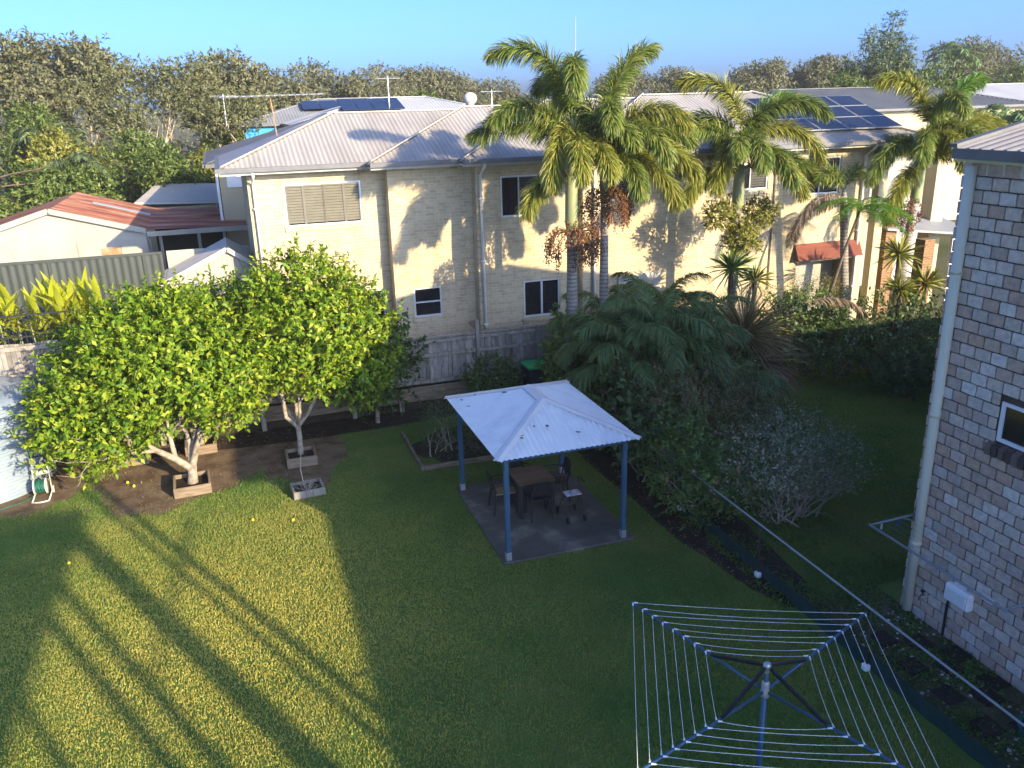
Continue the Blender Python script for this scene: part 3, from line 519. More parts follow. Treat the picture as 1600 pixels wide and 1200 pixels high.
# ================================================================== GREY BLOCK HOUSE, right
def block_house():
    X = 9.43; h = thing('block_house', 'tall block house with mottled grey and pink blocks at the right edge', 'house', (X + 4, 4, 0))
    rows = 40; rh = 6.88 / rows; bl = 0.257; Y1 = 8.92; win = (6.55, 7.76, 3.30, 3.86)
    me = []
    for k in range(4):
        m = MB(); g = np.random.default_rng(k); m.cbox(-0.04, 0.0, -bl + .015, 0.0, 0.008, rh - .008, 0.010); vv = np.array(m.v); vv += g.normal(size=vv.shape) * 0.0022; me.append(mesh_np('block', vv, m.f)); me[-1].materials.append(M['block'])
    short = []
    for L in (bl / 2, bl * .75):
        m = MB(); m.cbox(-0.04, 0.0, -L + .015, 0.0, 0.008, rh - .008, 0.010); q = mesh_np('block', np.array(m.v), m.f); q.materials.append(M['block']); short.append(q)
    mw = MB(); mw.box(X + .004, X + .25, -1.6, Y1 - .02, 0, win[2]).box(X + .004, X + .25, -1.6, Y1 - .02, win[3], 6.88).box(X + .004, X + .25, win[1], Y1 - .02, win[2], win[3]).box(X + .004, X + .25, -1.6, win[0], win[2], win[3])
    mw.box(X + .25, X + 9, Y1 - .3, Y1 - .004, 0, 6.88).box(X + .25, X + 9, -1.6, -1.35, 0, 6.88).box(X + 8.75, X + 9, -1.35, Y1 - .3, 0, 6.88)
    core = mw.build('wall', 'mortar', h); MB().box(X + 9.0, X + 18, 2, Y1 - .3, 0, 5.0).build('side_wing', 'cream_render', h)  # side wing is unseen, added to keep sun off the back grass
    rest = MB(); count = 0; g = np.random.default_rng(5)
    for r in range(rows):
        z = r * rh; vis = 6.62 + 1.43 * z / 6.98 - 0.12
        y = Y1 + (0.0 if r % 2 else 0.012); first = True
        while y > -1.4:
            L = bl * (0.5 if (first and r % 2) else 1.0); y2 = y - L
            zc = z + rh / 2
            if win[2] - .05 < zc < win[3] + .05 and y2 < win[1] and y > win[0]:
                if y > win[1] + 0.06:   # cut block beside the window
                    rest_y2 = win[1] + .004; Lc = y - rest_y2
                    o = bpy.data.objects.new('block', (short[0] if Lc < bl * .62 else short[1]) if Lc < bl * .9 else me[0]); C.objects.link(o); o.parent = core; o.location = (X - (X + 4) + .0, y - 4, z); count += 1
                y = win[0]; first = False; continue
            if y > vis and count < 299:
                o = bpy.data.objects.new('block', short[0] if (first and r % 2) else me[g.integers(4)]); C.objects.link(o); o.parent = core
                o.location = (X - (X + 4) + g.normal() * .0025, y - 4, z); count += 1
            else: rest.box(X - .10 + .097, X + .002 - .004, y2 + .009, y, z + .0045, z + rh - .0045)
            y = y2; first = False
    # the object blocks lie proud of the mortar face
    stuff(rest.build('block_courses', 'block_rest', h))
    # corner blocks seen end on from the far face
    for r in range(0, rows, 2):
        z = r * rh; o = bpy.data.objects.new('corner_block', me[r // 2 % 4]); C.objects.link(o); o.parent = core; o.rotation_euler = (0, 0, R(-90)); o.location = (X - .004 - (X + 4) + .257 - .25, Y1 - 4 + 0.012, z)
        o.rotation_euler = (0, 0, R(90)); o.location = (X - (X + 4) + .0, Y1 - 4 + .035, z); o.scale = (1, 1, 1)
    # window
    y0, y1, z0, z1 = win; f = MB(); t = .05
    f.box(X - .01, X + .06, y0, y0 + t, z0, z1).box(X - .01, X + .06, y1 - t, y1, z0, z1).box(X - .01, X + .06, y0 + t, y1 - t, z0, z0 + t).box(X - .01, X + .06, y0 + t, y1 - t, z1 - t, z1).box(X - .006, X + .05, 7.1, 7.15, z0 + t, z1 - t)
    wn = f.build('window', 'white', h); MB().box(X + .02, X + .03, y0 + t, y1 - t, z0 + t, z1 - t).build('pane', 'glass', wn)
    for i in range(13):
        y = 7.84 - i * .105; b = MB(); b.cbox(X - .11, X + .0, y - .095, y, 3.13, 3.285, .01); v = np.array(b.v); v[:, 2] -= (X - v[:, 0]) * .35; b.v = [tuple(p) for p in v + np.random.default_rng(i).normal(size=v.shape) * .004]; b.build('sill_brick', 'sill_brick', wn)
    # downpipe, eave, gutter, roof
    d = MB(); d.tube([(X - .08, 8.74, 6.84), (X - .08, 8.74, 3.0), (X - .08, 8.74, 0.06)], 0.072, 10); dp = d.build('downpipe', 'pipe_cream', h, True)
    for z in (1.2, 3.3, 5.4): MB().tube([(X - .08, 8.74, z), (X - .08, 8.74, z + .07)], .078, 10).build('pipe_joint', 'pipe_cream', dp, True)
    d = MB(); d.box(X - .13, X + .1, -2.0, Y1 + .02, 6.89, 6.93); d.build('soffit', 'pipe_cream', h)
    MB().box(X - .03, X + .0, -1.6, Y1 - .02, 6.72, 6.885).build('eave_board', 'pipe_cream', h)
    MB().box(X - .24, X - .13, -2.05, Y1 + .02, 6.93, 7.06).build('gutter', 'gutter', h); MB().box(X - .126, X - .09, -2.05, Y1 + .015, 6.935, 7.05).build('fascia', 'gutter', h)
    E0 = (X - .5, 0, 7.05); s = (math.cos(R(12)), 0, math.sin(R(12)))
    v, ff = corr((X - .2, Y1 + .04, 7.05), (0, -1, 0), s, 0, 11.1, lambda a: 0, lambda a: 4.52, 0.19, 0.022); link('roof_sheet', mesh_np('roof_sheet', v, ff, True), 'roof_cream', h)
    v, ff = corr((X - .2 + 8.9, Y1 + .04, 7.05), (0, -1, 0), (-s[0], 0, s[2]), 0, 11.1, lambda a: 0, lambda a: 4.52, 0.19, 0.022); link('roof_sheet', mesh_np('roof_sheet', v, ff, True), 'roof_cream', h)
    MB().bar((X - .2, Y1 + .05, 7.09), (X + 4.2, Y1 + .05, 8.03), .12, .05).build('verge_cap', 'gutter', h); MB().bar((X + 8.7, Y1 + .05, 7.09), (X + 4.2, Y1 + .05, 8.03), .12, .05).build('verge_cap', 'gutter', h)
    MB().prism([(X - .1, Y1 - .01, 6.93), (X + 8.6, Y1 - .01, 6.93), (X + 4.1, Y1, 7.95)], (0, -.1, 0)).build('gable_end', 'pipe_cream', h); MB().prism([(X - .1, -1.6, 6.93), (X + 8.6, -1.6, 6.93), (X + 4.1, -1.6, 7.95)], (0, .1, 0)).build('gable_end', 'pipe_cream', h)
    return h
block_house()
X = 9.43
t = thing('meter_box', 'white rounded plastic meter box on the block wall above a black pipe', 'meter box', (X - .06, 7.87, .65))
MB().cbox(X - .13, X - .005, 7.64, 8.10, 0.66, 0.95, .035).build('cover', 'white', t); MB().cbox(X - .15, X - .131, 7.69, 8.05, 0.70, 0.91, .008).build('lid_panel', 'white', t)
tag(MB().tube([(X - .04, 8.06, 0.02), (X - .04, 8.06, .56), (X - .04, 8.05, .64)], .022, 8).build('black_pipe', 'black'), 'short black upright pipe on the block wall below the white meter box', 'pipe')
t = thing('garden_tap', 'small brass garden tap on the block wall beside the downpipe', 'tap', (X, 8.5, .42))
MB().tube([(X, 8.5, .45), (X - .1, 8.5, .45), (X - .13, 8.5, .38)], .014, 7).build('spout', 'sill_brick', t); MB().lathe((X - .07, 8.5, .46), [(.01, 0), (.012, .05), (.035, .055), (.035, .07)], 8).build('handle', 'black', t)
tag(MB().cbox(X - .07, X - .005, 7.33, 7.53, .99, 1.06, .012).build('wall_light', 'white'), 'small white bar light on the block wall right of the meter box', 'light')
t = thing('wall_clothesline', 'grey folding clothesline frame fixed to the block wall', 'clothesline', (X, 7.7, 1.66))
zf = 1.64
MB().tube([(X - .03, 8.84, 1.68), (8.53, 8.86, zf)], .019, 8).build('side_arm', 'grey_frame', t, True); MB().tube([(X - .03, 6.50, 1.68), (8.53, 6.50, zf)], .019, 8).build('side_arm', 'grey_frame', t, True)
MB().tube([(8.53, 8.88, zf), (8.53, 6.48, zf)], .02, 8).build('front_bar', 'grey_frame', t, True)
for y in (8.84, 6.5): MB().cbox(X - .05, X - .003, y - .06, y + .06, 1.52, 1.78, .01).build('wall_bracket', 'gutter', t); MB().tube([(X - .03, y - .0, 1.55), (9.12, y, zf + .01)], .012, 6).build('brace', 'grey_frame', t)
for i in range(6): x = 8.65 + i * .13; MB().tube([(x, 8.85, zf), (x, 7.7, zf - .03), (x, 6.5, zf)], .002, 4).build('line', 'grey_frame', t)
for k, (x, c) in enumerate(((8.72, 'whitepetal'), (9.0, 'blue_steel'), (9.07, 'blue_steel'))): tag(MB().cbox(x - .008, x + .008, 8.82, 8.845, zf - .09, zf + .0, .003).build('clothes_peg', c), ['white clothes peg hanging at the outer end of the wall clothesline', 'blue clothes peg in the middle of the wall clothesline side arm', 'blue clothes peg nearest the bracket of the wall clothesline'][k], 'peg', 'pegs on the wall clothesline')

# ================================================================== unseen thin wall added at right and behind, cut to shape the lawn sunlight
t = thing('added_shade_wall', 'unseen added terrace wall with posts and a raised gable beside the block house', 'blocker', (9.6, -10, 0))
MB().box(9.4, 9.7, -24, -1.6, 0, 6.0).build('wall', 'cream_render', t)
for (y, wd) in ((-7.85, .12), (-8.5, .09), (-10.6, .30), (-12.35, .15), (-13.4, .16), (-15.5, .12)): MB().box(9.45, 9.45 + wd, y - wd / 2, y + wd / 2, 6.0, 9.6).build('post', 'white', t)
MB().tube([(9.5, -6.2, 7.9), (9.5, -12, 8.2)], .04, 6).build('rail', 'white', t)
MB().prism([(9.45, -9.6, 9.48), (9.45, -24, 9.48), (9.45, -24, 14.5), (9.45, -15.3, 11.8), (9.45, -11.9, 10.5), (9.45, -9.6, 9.6)], (.2, 0, 0)).build('gable_wall', 'cream_render', t)  # unseen panel, outline set by the shaded edge of the lawn
# ================================================================== GAZEBO (coordinates scaled by 0.78 from the plan)
struct(MB().cbox(3.86, 6.42, 12.36, 15.68, -0.05, 0.045, .015).build('concrete_slab', 'concrete'))
def gazebo():
    g = thing('gazebo', 'small blue steel gazebo with a white corrugated hip roof on the lawn', 'gazebo', (5.1, 14.0, .045))
    x0, x1, y0, y1 = 3.97, 6.22, 12.46, 15.5; H = 1.95
    for (x, y) in ((x0, y0), (x1, y0), (x0, y1), (x1, y1)):
        p = MB().cbox(x - .045, x + .045, y - .045, y + .045, .17, H, .008).build('post', 'blue_post', g)
        MB().cbox(x - .05, x + .05, y - .05, y + .05, .046, .2, .006).build('post_bracket', 'galv', p)
    MB().box(x0 - .045, x1 + .045, y0 - .03, y0 + .03, H, H + .12).build('beam', 'blue_post', g); MB().box(x0 - .045, x1 + .045, y1 - .03, y1 + .03, H, H + .12).build('beam', 'blue_post', g)
    MB().box(x0 - .03, x0 + .03, y0 + .03, y1 - .03, H, H + .12).build('beam', 'blue_post', g); MB().box(x1 - .03, x1 + .03, y0 + .03, y1 - .03, H, H + .12).build('beam', 'blue_post', g)
    a0, a1, b0, b1 = 3.76, 6.43, 12.25, 15.71; zc = H + .125; cx = (a0 + a1) / 2; hw = (a1 - a0) / 2; rise = 0.50; ry0, ry1 = b0 + hw, b1 - hw
    k = math.hypot(1, rise / hw); s = rise / hw
    kw = dict(pitch=.095, amp=.011, per=5)
    sheet('roof_sheet', 'gz_roof', g, (a0, b0, zc), (1, 0, 0), (0, 1, s), 0, 2 * hw, lambda a: 0, lambda a: max(.005, min(a, 2 * hw - a)) * k, **kw)
    sheet('roof_sheet', 'gz_roof', g, (a1, b1, zc), (-1, 0, 0), (0, -1, s), 0, 2 * hw, lambda a: 0, lambda a: max(.005, min(a, 2 * hw - a)) * k, **kw)
    D = b1 - b0
    sheet('roof_sheet', 'gz_roof', g, (a0, b1, zc), (0, -1, 0), (1, 0, s), 0, D, lambda a: 0, lambda a: max(.005, min(a, D - a, hw)) * k, **kw)
    sheet('roof_sheet', 'gz_roof', g, (a1, b0, zc), (0, 1, 0), (-1, 0, s), 0, D, lambda a: 0, lambda a: max(.005, min(a, D - a, hw)) * k, **kw)
    zt = zc + rise
    for (p, q) in (((a0, b0), (cx, ry0)), ((a1, b0), (cx, ry0)), ((a0, b1), (cx, ry1)), ((a1, b1), (cx, ry1))):
        n = np.array((q[1] - p[1], p[0] - q[0])) / math.hypot(q[1] - p[1], p[0] - q[0]) * .09
        A = np.array((p[0], p[1], zc + .022)); B = np.array((q[0], q[1], zt + .022)); d = np.array((n[0], n[1], -.022))
        MB().add([A, B, B + d, A + d, B - d * (1, 1, -1), A - d * (1, 1, -1)], [(0, 1, 2, 3), (0, 5, 4, 1)]).build('hip_cap', 'gz_cap', g)
    MB().add([(cx, ry0 - .03, zt + .028), (cx, ry1 + .03, zt + .028), (cx + .12, ry1, zt - .018), (cx + .12, ry0, zt - .018), (cx - .12, ry1, zt - .018), (cx - .12, ry0, zt - .018)], [(0, 1, 2, 3), (0, 5, 4, 1)]).build('ridge_cap', 'gz_cap', g)
    MB().box(a0 - .01, a1 + .01, b1 - .16, b1 + .01, zc + .022, zc + .03).build('back_flashing', 'gz_cap', g)
    return zc, s, a0, b0
gz = gazebo()
gg = np.random.default_rng(3)
for i in range(9):     # dead leaves lying on the roof
    if i < 5: u = .45 + gg.random() * 1.6; v = .3 + gg.random() * .55; v = min(v, min(u, 2.67 - u) - .12); p = (gz[2] + u, gz[3] + v, gz[0] + v * gz[1] + .014)
    else: u = .2 + gg.random() * .8; v = 1.4 + gg.random() * 1.6; u = min(u, 3.46 - v - .1); p = (gz[2] + u, gz[3] + v, gz[0] + u * gz[1] + .014)
    a = gg.random() * 6.28; L = .035 + .03 * gg.random()
    tag(MB().prism([(p[0] + L * math.cos(a + q) * (1.0 if q in (0, math.pi) else .5), p[1] + L * math.sin(a + q) * (1.0 if q in (0, math.pi) else .5), p[2]) for q in (0, .9, 2.2, math.pi, 4.1, 5.3)], (0, 0, .006)).build('fallen_leaf', 'dead_leaf'), 'brown dead leaf lying on the front face of the white gazebo roof' if i < 5 else 'brown dead leaf lying on the left face of the white gazebo roof', 'leaf', 'dead leaves on the front of the gazebo roof' if i < 5 else 'dead leaves on the left of the gazebo roof')

# table and chairs
S = .046
t = thing('outdoor_table', 'square brown slatted table with black legs under the gazebo', 'table', (5.03, 14.18, S))
for i in range(9): x0_, x1_ = 4.655, 5.405; y = 13.79 + i * .0875; MB().cbox(x0_, x1_, y, y + .08, .715 + S, .74 + S, .004).build('slat', 'table_wood', t)
m = MB(); m.box(4.67, 5.39, 13.80, 13.83, .65 + S, .713 + S).box(4.67, 5.39, 14.53, 14.56, .65 + S, .713 + S).box(4.67, 4.70, 13.83, 14.53, .65 + S, .713 + S).box(5.36, 5.39, 13.83, 14.53, .65 + S, .713 + S); m.build('apron', 'black', t)
for x in (4.70, 5.36):
    for y in (13.83, 14.53): MB().box(x - .03, x + .03, y - .03, y + .03, S, .65 + S).build('leg', 'black', t)
def make_chair(label, loc, rz, seatmat='black'):
    c = thing('resin_chair', label, 'chair', (0, 0, 0), 'chairs around the outdoor table')
    for sx in (-1, 1):
        MB().bar((sx * .22, -.2, 0), (sx * .2, -.19, .43), .04, .04).build('leg', 'black', c)
        m = MB(); m.tube([(sx * .23, .27, 0), (sx * .2, .21, .43), (sx * .2, .25, .62), (sx * .17, .3, .8)], .02, 6); m.build('leg', 'black', c)
        MB().tube([(sx * .22, -.2, .43), (sx * .255, -.18, .62), (sx * .255, .1, .64), (sx * .2, .25, .62)], .018, 6).build('armrest', 'black', c)
    MB().cbox(-.225, .225, -.22, .22, .415, .445, .012).build('seat', seatmat, c)
    m = MB(); k = 8
    for i in range(k + 1):       # curved back with rounded top
        a = -1 + 2 * i / k; x = a * .215; top = .80 + .055 * math.sqrt(max(0, 1 - a * a)) - (.02 if abs(a) > .99 else 0)
        for (z, y) in ((.55, .235 - .03 * (1 - a * a) + .03), (top, .30 + .0 + .03 * (1 - a * a) - .03)):
            m.v.append((x, y, z)); m.v.append((x, y + .02, z))
    for i in range(k):
        b = i * 4; m.f += [(b, b + 4, b + 6, b + 2), (b + 1, b + 3, b + 7, b + 5), (b + 2, b + 6, b + 7, b + 3), (b, b + 1, b + 5, b + 4)]
    m.build('backrest', 'black', c, False)
    c.location = loc; c.rotation_euler = (0, 0, rz); return c
make_chair('black chair at the near side of the table with its back to the lawn', (5.06, 13.84, S), R(178))
make_chair('black chair with tan seat at the left side of the table', (4.52, 14.35, S), R(86), 'tan_seat')
make_chair('black chair at the far side of the table, mostly hidden behind it', (4.98, 14.78, S), R(4))
make_chair('black chair at the right side of the table beside the walker', (5.62, 14.4, S), R(-97))
t = thing('wheeled_walker', 'dark wheeled walking frame with a printed seat pad beside the table', 'walker', (5.5, 13.7, S))
gx, gy = 5.46, 13.45; fr = []
for sx in (0, 1):
    x = gx + sx * .36
    MB().tube([(x, gy - .16, S + .07), (x + .0, gy + .12, .52 + S), (x, gy + .2, .80 + S), (x, gy + .12, .84 + S), (x, gy - .02, .82 + S)], .012, 7).build('side_frame', 'strut', t, True)
    MB().tube([(x, gy + .34, S + .07), (x, gy + .08, .50 + S)], .012, 7).build('rear_leg', 'strut', t, True)
    MB().tube([(x, gy + .0, .82 + S), (x, gy - .1, .815 + S)], .018, 7).build('hand_grip', 'black', t)
    for yy in (-.16, .34):
        wl = MB(); wl.tube([(x - .016, gy + yy, S + .072), (x + .016, gy + yy, S + .072)], .07, 14); wl.build('wheel', 'black', t)
for (z, y) in ((.25, -.05), (.32, .0), (.20, .24)): MB().tube([(gx, gy + y, z + S), (gx + .36, gy + y, z + S)], .008, 6).build('cross_bar', 'strut', t)
def print_mat():
    m, nt, b = new_mat('printed_pad'); v = coords(nt); n = nt.nodes.new('ShaderNodeTexVoronoi'); n.inputs['Scale'].default_value = 16; nt.links.new(v, n.inputs[0])
    sp = nt.nodes.new('ShaderNodeSeparateColor'); nt.links.new(n.outputs['Color'], sp.inputs[0])
    nt.links.new(ramp(nt, sp.outputs[0], [(.5, .5, .55), (.1, .18, .45), (.7, .7, .72), (.5, .12, .2), (.65, .62, .6)]), b.inputs['Base Color']); return m
M['print'] = print_mat()
MB().cbox(gx + .02, gx + .34, gy - .06, gy + .16, .52 + S, .55 + S, .01).build('seat_pad', 'print', t)

# ================================================================== ROTARY CLOTHESLINE
def hoist():
    c = np.array((5.0, 6.42, 0)); t = thing('rotary_clothesline', 'blue four arm rotary clothesline with white lines near the camera', 'clothesline', tuple(c))
    MB().tube([c, c + (0, 0, 1.42)], .032, 12).build('lower_post', 'blue_steel', t, True); MB().tube([c + (0, 0, 1.42), c + (0, 0, 1.80)], .024, 12).build('upper_post', 'blue_post', t, True)
    MB().lathe(c + (0, 0, 1.42), [(.034, 0), (.05, .01), (.055, .06), (.046, .1), (.046, .18), (.04, .2), (.03, .21)], 14).build('collar', 'galv_dull', t, True)
    MB().lathe(c + (0, 0, 1.74), [(.028, 0), (.036, .02), (.036, .07), (.045, .075), (.045, .11), (.03, .13), (.005, .135)], 14).build('head_cap', 'galv', t, True)
    d1 = np.array((-.33, .944, 0)); d2 = np.array((.944, .33, 0)); ds = [d1, d2, -d1 * 1.0, -d2]
    zr = lambda f: 1.50 + .10 * f; L = 2.035
    P = lambda d, f: c + d * (.05 + f * (L - .05)) + np.array((0, 0, zr(f)))
    for k, d in enumerate(ds):
        a = MB(); a.tube([P(d, 0), P(d, 1)], .017, 8); arm = a.build('arm', 'blue_steel', t, True)
        MB().tube([P(d, .995), P(d, 1.012)], .022, 8).build('end_cap', 'blue_post', arm)
        st = MB(); st.bar(c + d * .045 + np.array((0, 0, 1.82)), P(d, .36), .03, .036); st.build('strut', 'black', t)
        e = ds[(k + 1) % 4]
        for i in range(8):
            f = .40 + .60 * i / 7; p, q = P(d, f), P(e, f); m = MB(); n = 8; sag = .035 + .02 * math.sin(i * 2.3 + k)
            m.tube([p * (1 - j / n) + q * (j / n) - np.array((0, 0, 4 * sag * (j / n) * (1 - j / n) - .012)) for j in range(n + 1)], .003, 5); ln = m.build('line', 'line', t, True)
            for (u, v_) in ((p, q), (q, p)): dd = unit(v_ - u); MB().tube([u + dd * .015 + (0, 0, .012), u + dd * .065 + (0, 0, .01)], [.012, .007], 6).build('line_end', 'line', ln)
hoist()

# ================================================================== CHAIN WIRE FENCE
t = thing('chain_wire_fence', 'low chain wire fence with galvanised top rail and green mesh at its foot', 'fence', (7.8, 9, 0))
MB().tube([(7.8, 16.5, .965), (7.8, 11.5, .965), (7.8, 5, .955), (7.8, 3, .955)], .017, 10).build('top_rail', 'galv_dull', t, True)
for y in (5.2, 7.84, 10.46, 13.1, 15.7):
    p = MB().tube([(7.8, y, .05), (7.78, y + .02, .955)], .017, 8).build('post', 'strut', t, True)
    MB().cbox(7.74, 7.84, y - .055, y + .055, -.05, .09, .02).build('footing', 'white', p)
def chain():
    m = MB(); y = 3.2; cell = .09
    V = []; F = []
    for k in range(int((16.3 - 3.2) / cell)):
        for s in (-1, 1):
            y0 = 3.2 + k * cell; z0, z1 = .24, .94; n = 8
            # one long diagonal wire
            y1 = y0 + s * (z1 - z0)
            if y1 < 3.2 or y1 > 16.3: continue
            p = np.array((7.8, y0, z0)); q = np.array((7.8, y1, z1)); o = np.array((.001, 0, 0)); u = np.array((0, .001, 0))
            b = len(V); V += [p - o, p + o, q + o, q - o, p - u, p + u, q + u, q - u]; F += [(b, b + 1, b + 2, b + 3), (b + 4, b + 5, b + 6, b + 7)]
    return np.array(V), F
v, f = chain(); stuff(link('wire_mesh', mesh_np('wire_mesh', v, f), 'chain', t))
gm = MB(); ys = np.linspace(3, 13.5, 60)
for i, y in enumerate(ys): a = .015 * math.sin(i * 1.7); gm.v += [(7.83 + a, y, .0), (7.815 + a * .5, y, .27 + .012 * math.sin(i * 2.9)), (7.822 + a * .5, y, .27 + .012 * math.sin(i * 2.9)), (7.838 + a, y, 0)]
for i in range(59): b = i * 4; gm.f += [(b, b + 4, b + 5, b + 1), (b + 1, b + 5, b + 6, b + 2), (b + 2, b + 6, b + 7, b + 3)]
gm.build('green_mesh_band', 'green_mesh', t)

# stepping stones in the side path
st = [(8.50, 8.28), (8.92, 8.02), (8.42, 7.62), (8.90, 7.42), (9.22, 7.62), (8.42, 6.98), (8.88, 6.78), (9.2, 6.98), (8.40, 6.34), (8.86, 6.14)]
sl_ = ['stepping stone nearest the downpipe, beside the fence rail', 'stepping stone in the middle row below the garden tap', 'second stepping stone of the row along the fence', 'stepping stone in the middle row in front of the black pipe', 'stepping stone closest to the wall under the meter box', 'third stepping stone of the row along the fence', 'stepping stone in the middle row near the image corner', 'second stepping stone against the block wall', 'fourth stepping stone of the row along the fence', 'last stepping stone in the middle row beside the coiled hose']
for i, (x, y) in enumerate(st):
    m = MB(); m.cbox(-.165, .165, -.165, .165, 0, .035, .02); v = np.array(m.v) + np.random.default_rng(i).normal(size=(len(m.v), 3)) * .005
    o = link('stepping_stone', mesh_np('stepping_stone', v, m.f), 'paver'); o.location = (x, y, .012); o.rotation_euler = (0, 0, R(8 * math.sin(i * 3.1) + 2)); tag(o, 'dark square ' + sl_[i], 'stepping stone', 'stepping stones along the block wall')
g = np.random.default_rng(8); V = []; F = []; b = 0
for i in range(650):
    x = g.uniform(8.05, 9.4); y = g.uniform(5, 9.2); 
    if math.sin(x * 7 + y * 3) + math.sin(y * 5.3 - x * 2) + g.normal() * .5 < .2: continue
    v, f = ico((0, 0, 0), .012 + .014 * g.random(), sq=.6); v = v * (1 + .3 * g.normal(size=(1, 3))) + (x, y, .014); V.append(v); F += [tuple(b + k for k in q) for q in f]; b += len(v)
stuff(tag(link('pebbles', mesh_np('pebbles', np.concatenate(V), F), 'pebble'), 'scattered pale pebbles between the stepping stones', 'pebbles'))
m = MB(); a = np.linspace(0, 6.28 * 4.3, 120); m.tube([(8.95 + (.30 + .03 * math.sin(q * .7)) * math.cos(q), 5.95 + (.30 + .03 * math.cos(q * .9)) * math.sin(q), .03 + .012 * q / 3) for q in a] , .011, 6); tag(m.build('coiled_hose', 'hose', None, True), 'green garden hose coiled on the ground by the block wall', 'hose')

# ================================================================== TIMBER FENCE
def timber_fence():
    t = thing('timber_fence', 'weathered grey paling fence on a sleeper retaining wall behind the lawn', 'fence', (2, 20.95, 0))
    pm = []
    for k in range(4):
        m = MB(); m.cbox(-.049, .049, -.009, .009, 0, 1.0, .003); v = np.array(m.v); v[:, 0] += .006 * np.sin(v[:, 2] * 4 + k); q = mesh_np('paling', v, m.f); q.materials.append(M['paling']); pm.append(q)
    g = np.random.default_rng(2); x = -3.45
    while x < 9.2:
        o = bpy.data.objects.new('paling', pm[g.integers(4)]); C.objects.link(o); o.parent = t
        o.location = (x - 2, 20.99 - 20.95 + .022 * (g.integers(2)) + .005 * g.normal(), .63 + .015 * g.normal()); o.scale = (1, 1, 1.24 + .012 * g.normal()); o.rotation_euler = (0, R(.5 * g.normal()), 0); x += .103
    for z in (.70, 1.42, 1.80): MB().box(-3.5, 9.2, 20.925, 20.965, z - .045, z + .045).build('rail', 'old_timber', t)
    MB().box(-3.5, 5.93, 20.92, 21.06, 1.885, 1.925).build('capping', 'old_timber', t); MB().box(6.02, 9.2, 20.92, 21.06, 1.885, 1.925).build('capping', 'old_timber', t)
    for x in (-3.4, -1.0, 1.4, 3.55, 5.97, 8.3): MB().box(x - .045, x + .045, 20.86, 20.924, 0, 2.28 if x == 5.97 else 1.88).build('post', 'old_timber', t)
    for x in (-2.2, .2, 2.5, 3.75, 6.2): MB().cbox(x - .06, x + .06, 20.70, 20.80, 0, .62, .01).build('retaining_post', 'old_timber', t)
    for k in range(3):
        for (a, b) in ((-3.5, 0.2), (0.21, 3.73), (3.74, 9.2)): MB().cbox(a, b, 20.803, 20.86, .01 + k * .205, .205 + k * .205, .012).build('sleeper', 'sleeper' if k else 'soil_dark', t)
    MB().prism([(6.0, 20.98, 1.93), (6.0, 22.0, 1.93), (6.0, 20.98, 2.28)], (.03, 0, 0)).build('return_paling', 'old_timber', t)
timber_fence()
t = thing('side_paling_fence', 'raised dark paling fence with black iron pickets behind the water tank', 'fence', (-5, 20.95, 0))
m0 = MB(); m0.cbox(-.049, .049, -.009, .009, 0, 1.0, .003); pmesh = mesh_np('paling', np.array(m0.v), m0.f); pmesh.materials.append(M['paling'])
for i in range(36):
    o = bpy.data.objects.new('paling', pmesh); C.objects.link(o); o.parent = t; o.location = (-7.2 + i * .103 + 5, .02, 1.0 + .015 * math.sin(i * 7)); o.scale = (1, 1, 1.85)
for z in (1.2, 2.1, 2.75): MB().box(-7.3, -3.5, 20.90, 20.955, z - .05, z + .05).build('rail', 'old_timber', t)
MB().box(-7.3, -3.5, 20.91, 21.0, 0, 1.0).build('base_wall', 'old_timber', t)
for i in range(30): MB().tube([(-7.2 + i * .125, 20.98, 2.8), (-7.2 + i * .125, 20.98, 3.62)], .010, 5).build('picket', 'black', t)
for z in (3.0, 3.5): MB().box(-7.3, -3.55, 20.965, 20.995, z - .015, z + .015).build('picket_rail', 'black', t)

# ================================================================== WATER TANK, HOSE REEL
t = thing('water_tank', 'round pale blue corrugated steel water tank at the left edge', 'water tank', (-6.05, 19.95, 0)); prof = []
z = .02
while z < 1.98: prof.append((1.55 + .022 * math.sin(z / .076 * 6.2832), z)); z += .076 / 6
MB().lathe((-6.05, 19.95, 0), prof, 96).build('shell', 'tank', t, True)
MB().lathe((-6.05, 19.95, 0), [(1.56, 1.975), (1.575, 2.0), (1.56, 2.04), (1.2, 2.16), (.4, 2.26), (.05, 2.27)], 64).build('lid', 'tank', t, True)
MB().tube([(-4.63, 19.45, .12), (-4.42, 19.38, .12), (-4.42, 19.38, .22)], .02, 8).build('outlet_tap', 'sill_brick', t, True)
t = thing('hose_reel', 'cream hose reel cart with green hose beside the water tank', 'hose reel', (-4.55, 18.55, 0))
cx, cy = -4.52, 18.6
for s in (-.16, .16):
    MB().tube([(cx + s, cy - .28, .03), (cx + s * 1.0, cy + .16, .06), (cx + s, cy + .2, .5), (cx + s * .8, cy + .22, .78)], .016, 7).build('side_frame', 'reel', t, True)
    w_ = MB(); w_.tube([(cx + s * 1.15 - .012, cy + .2, .085), (cx + s * 1.15 + .012, cy + .2, .085)], .085, 16); w_.build('wheel', 'reel', t, True)
    w_ = MB(); w_.tube([(cx + s * .72 - .01, cy, .27), (cx + s * .72 + .01, cy, .27)], .17, 18); w_.build('drum_flange', 'reel', t, True)
MB().tube([(cx - .16, cy - .28, .03), (cx, cy - .32, .03), (cx + .16, cy - .28, .03)], .016, 7).build('foot_bar', 'reel', t, True)
MB().tube([(cx - .13, cy + .22, .78), (cx - .11, cy + .24, .86), (cx + .11, cy + .24, .86), (cx + .13, cy + .22, .78)], .014, 7).build('handle', 'black', t, True)
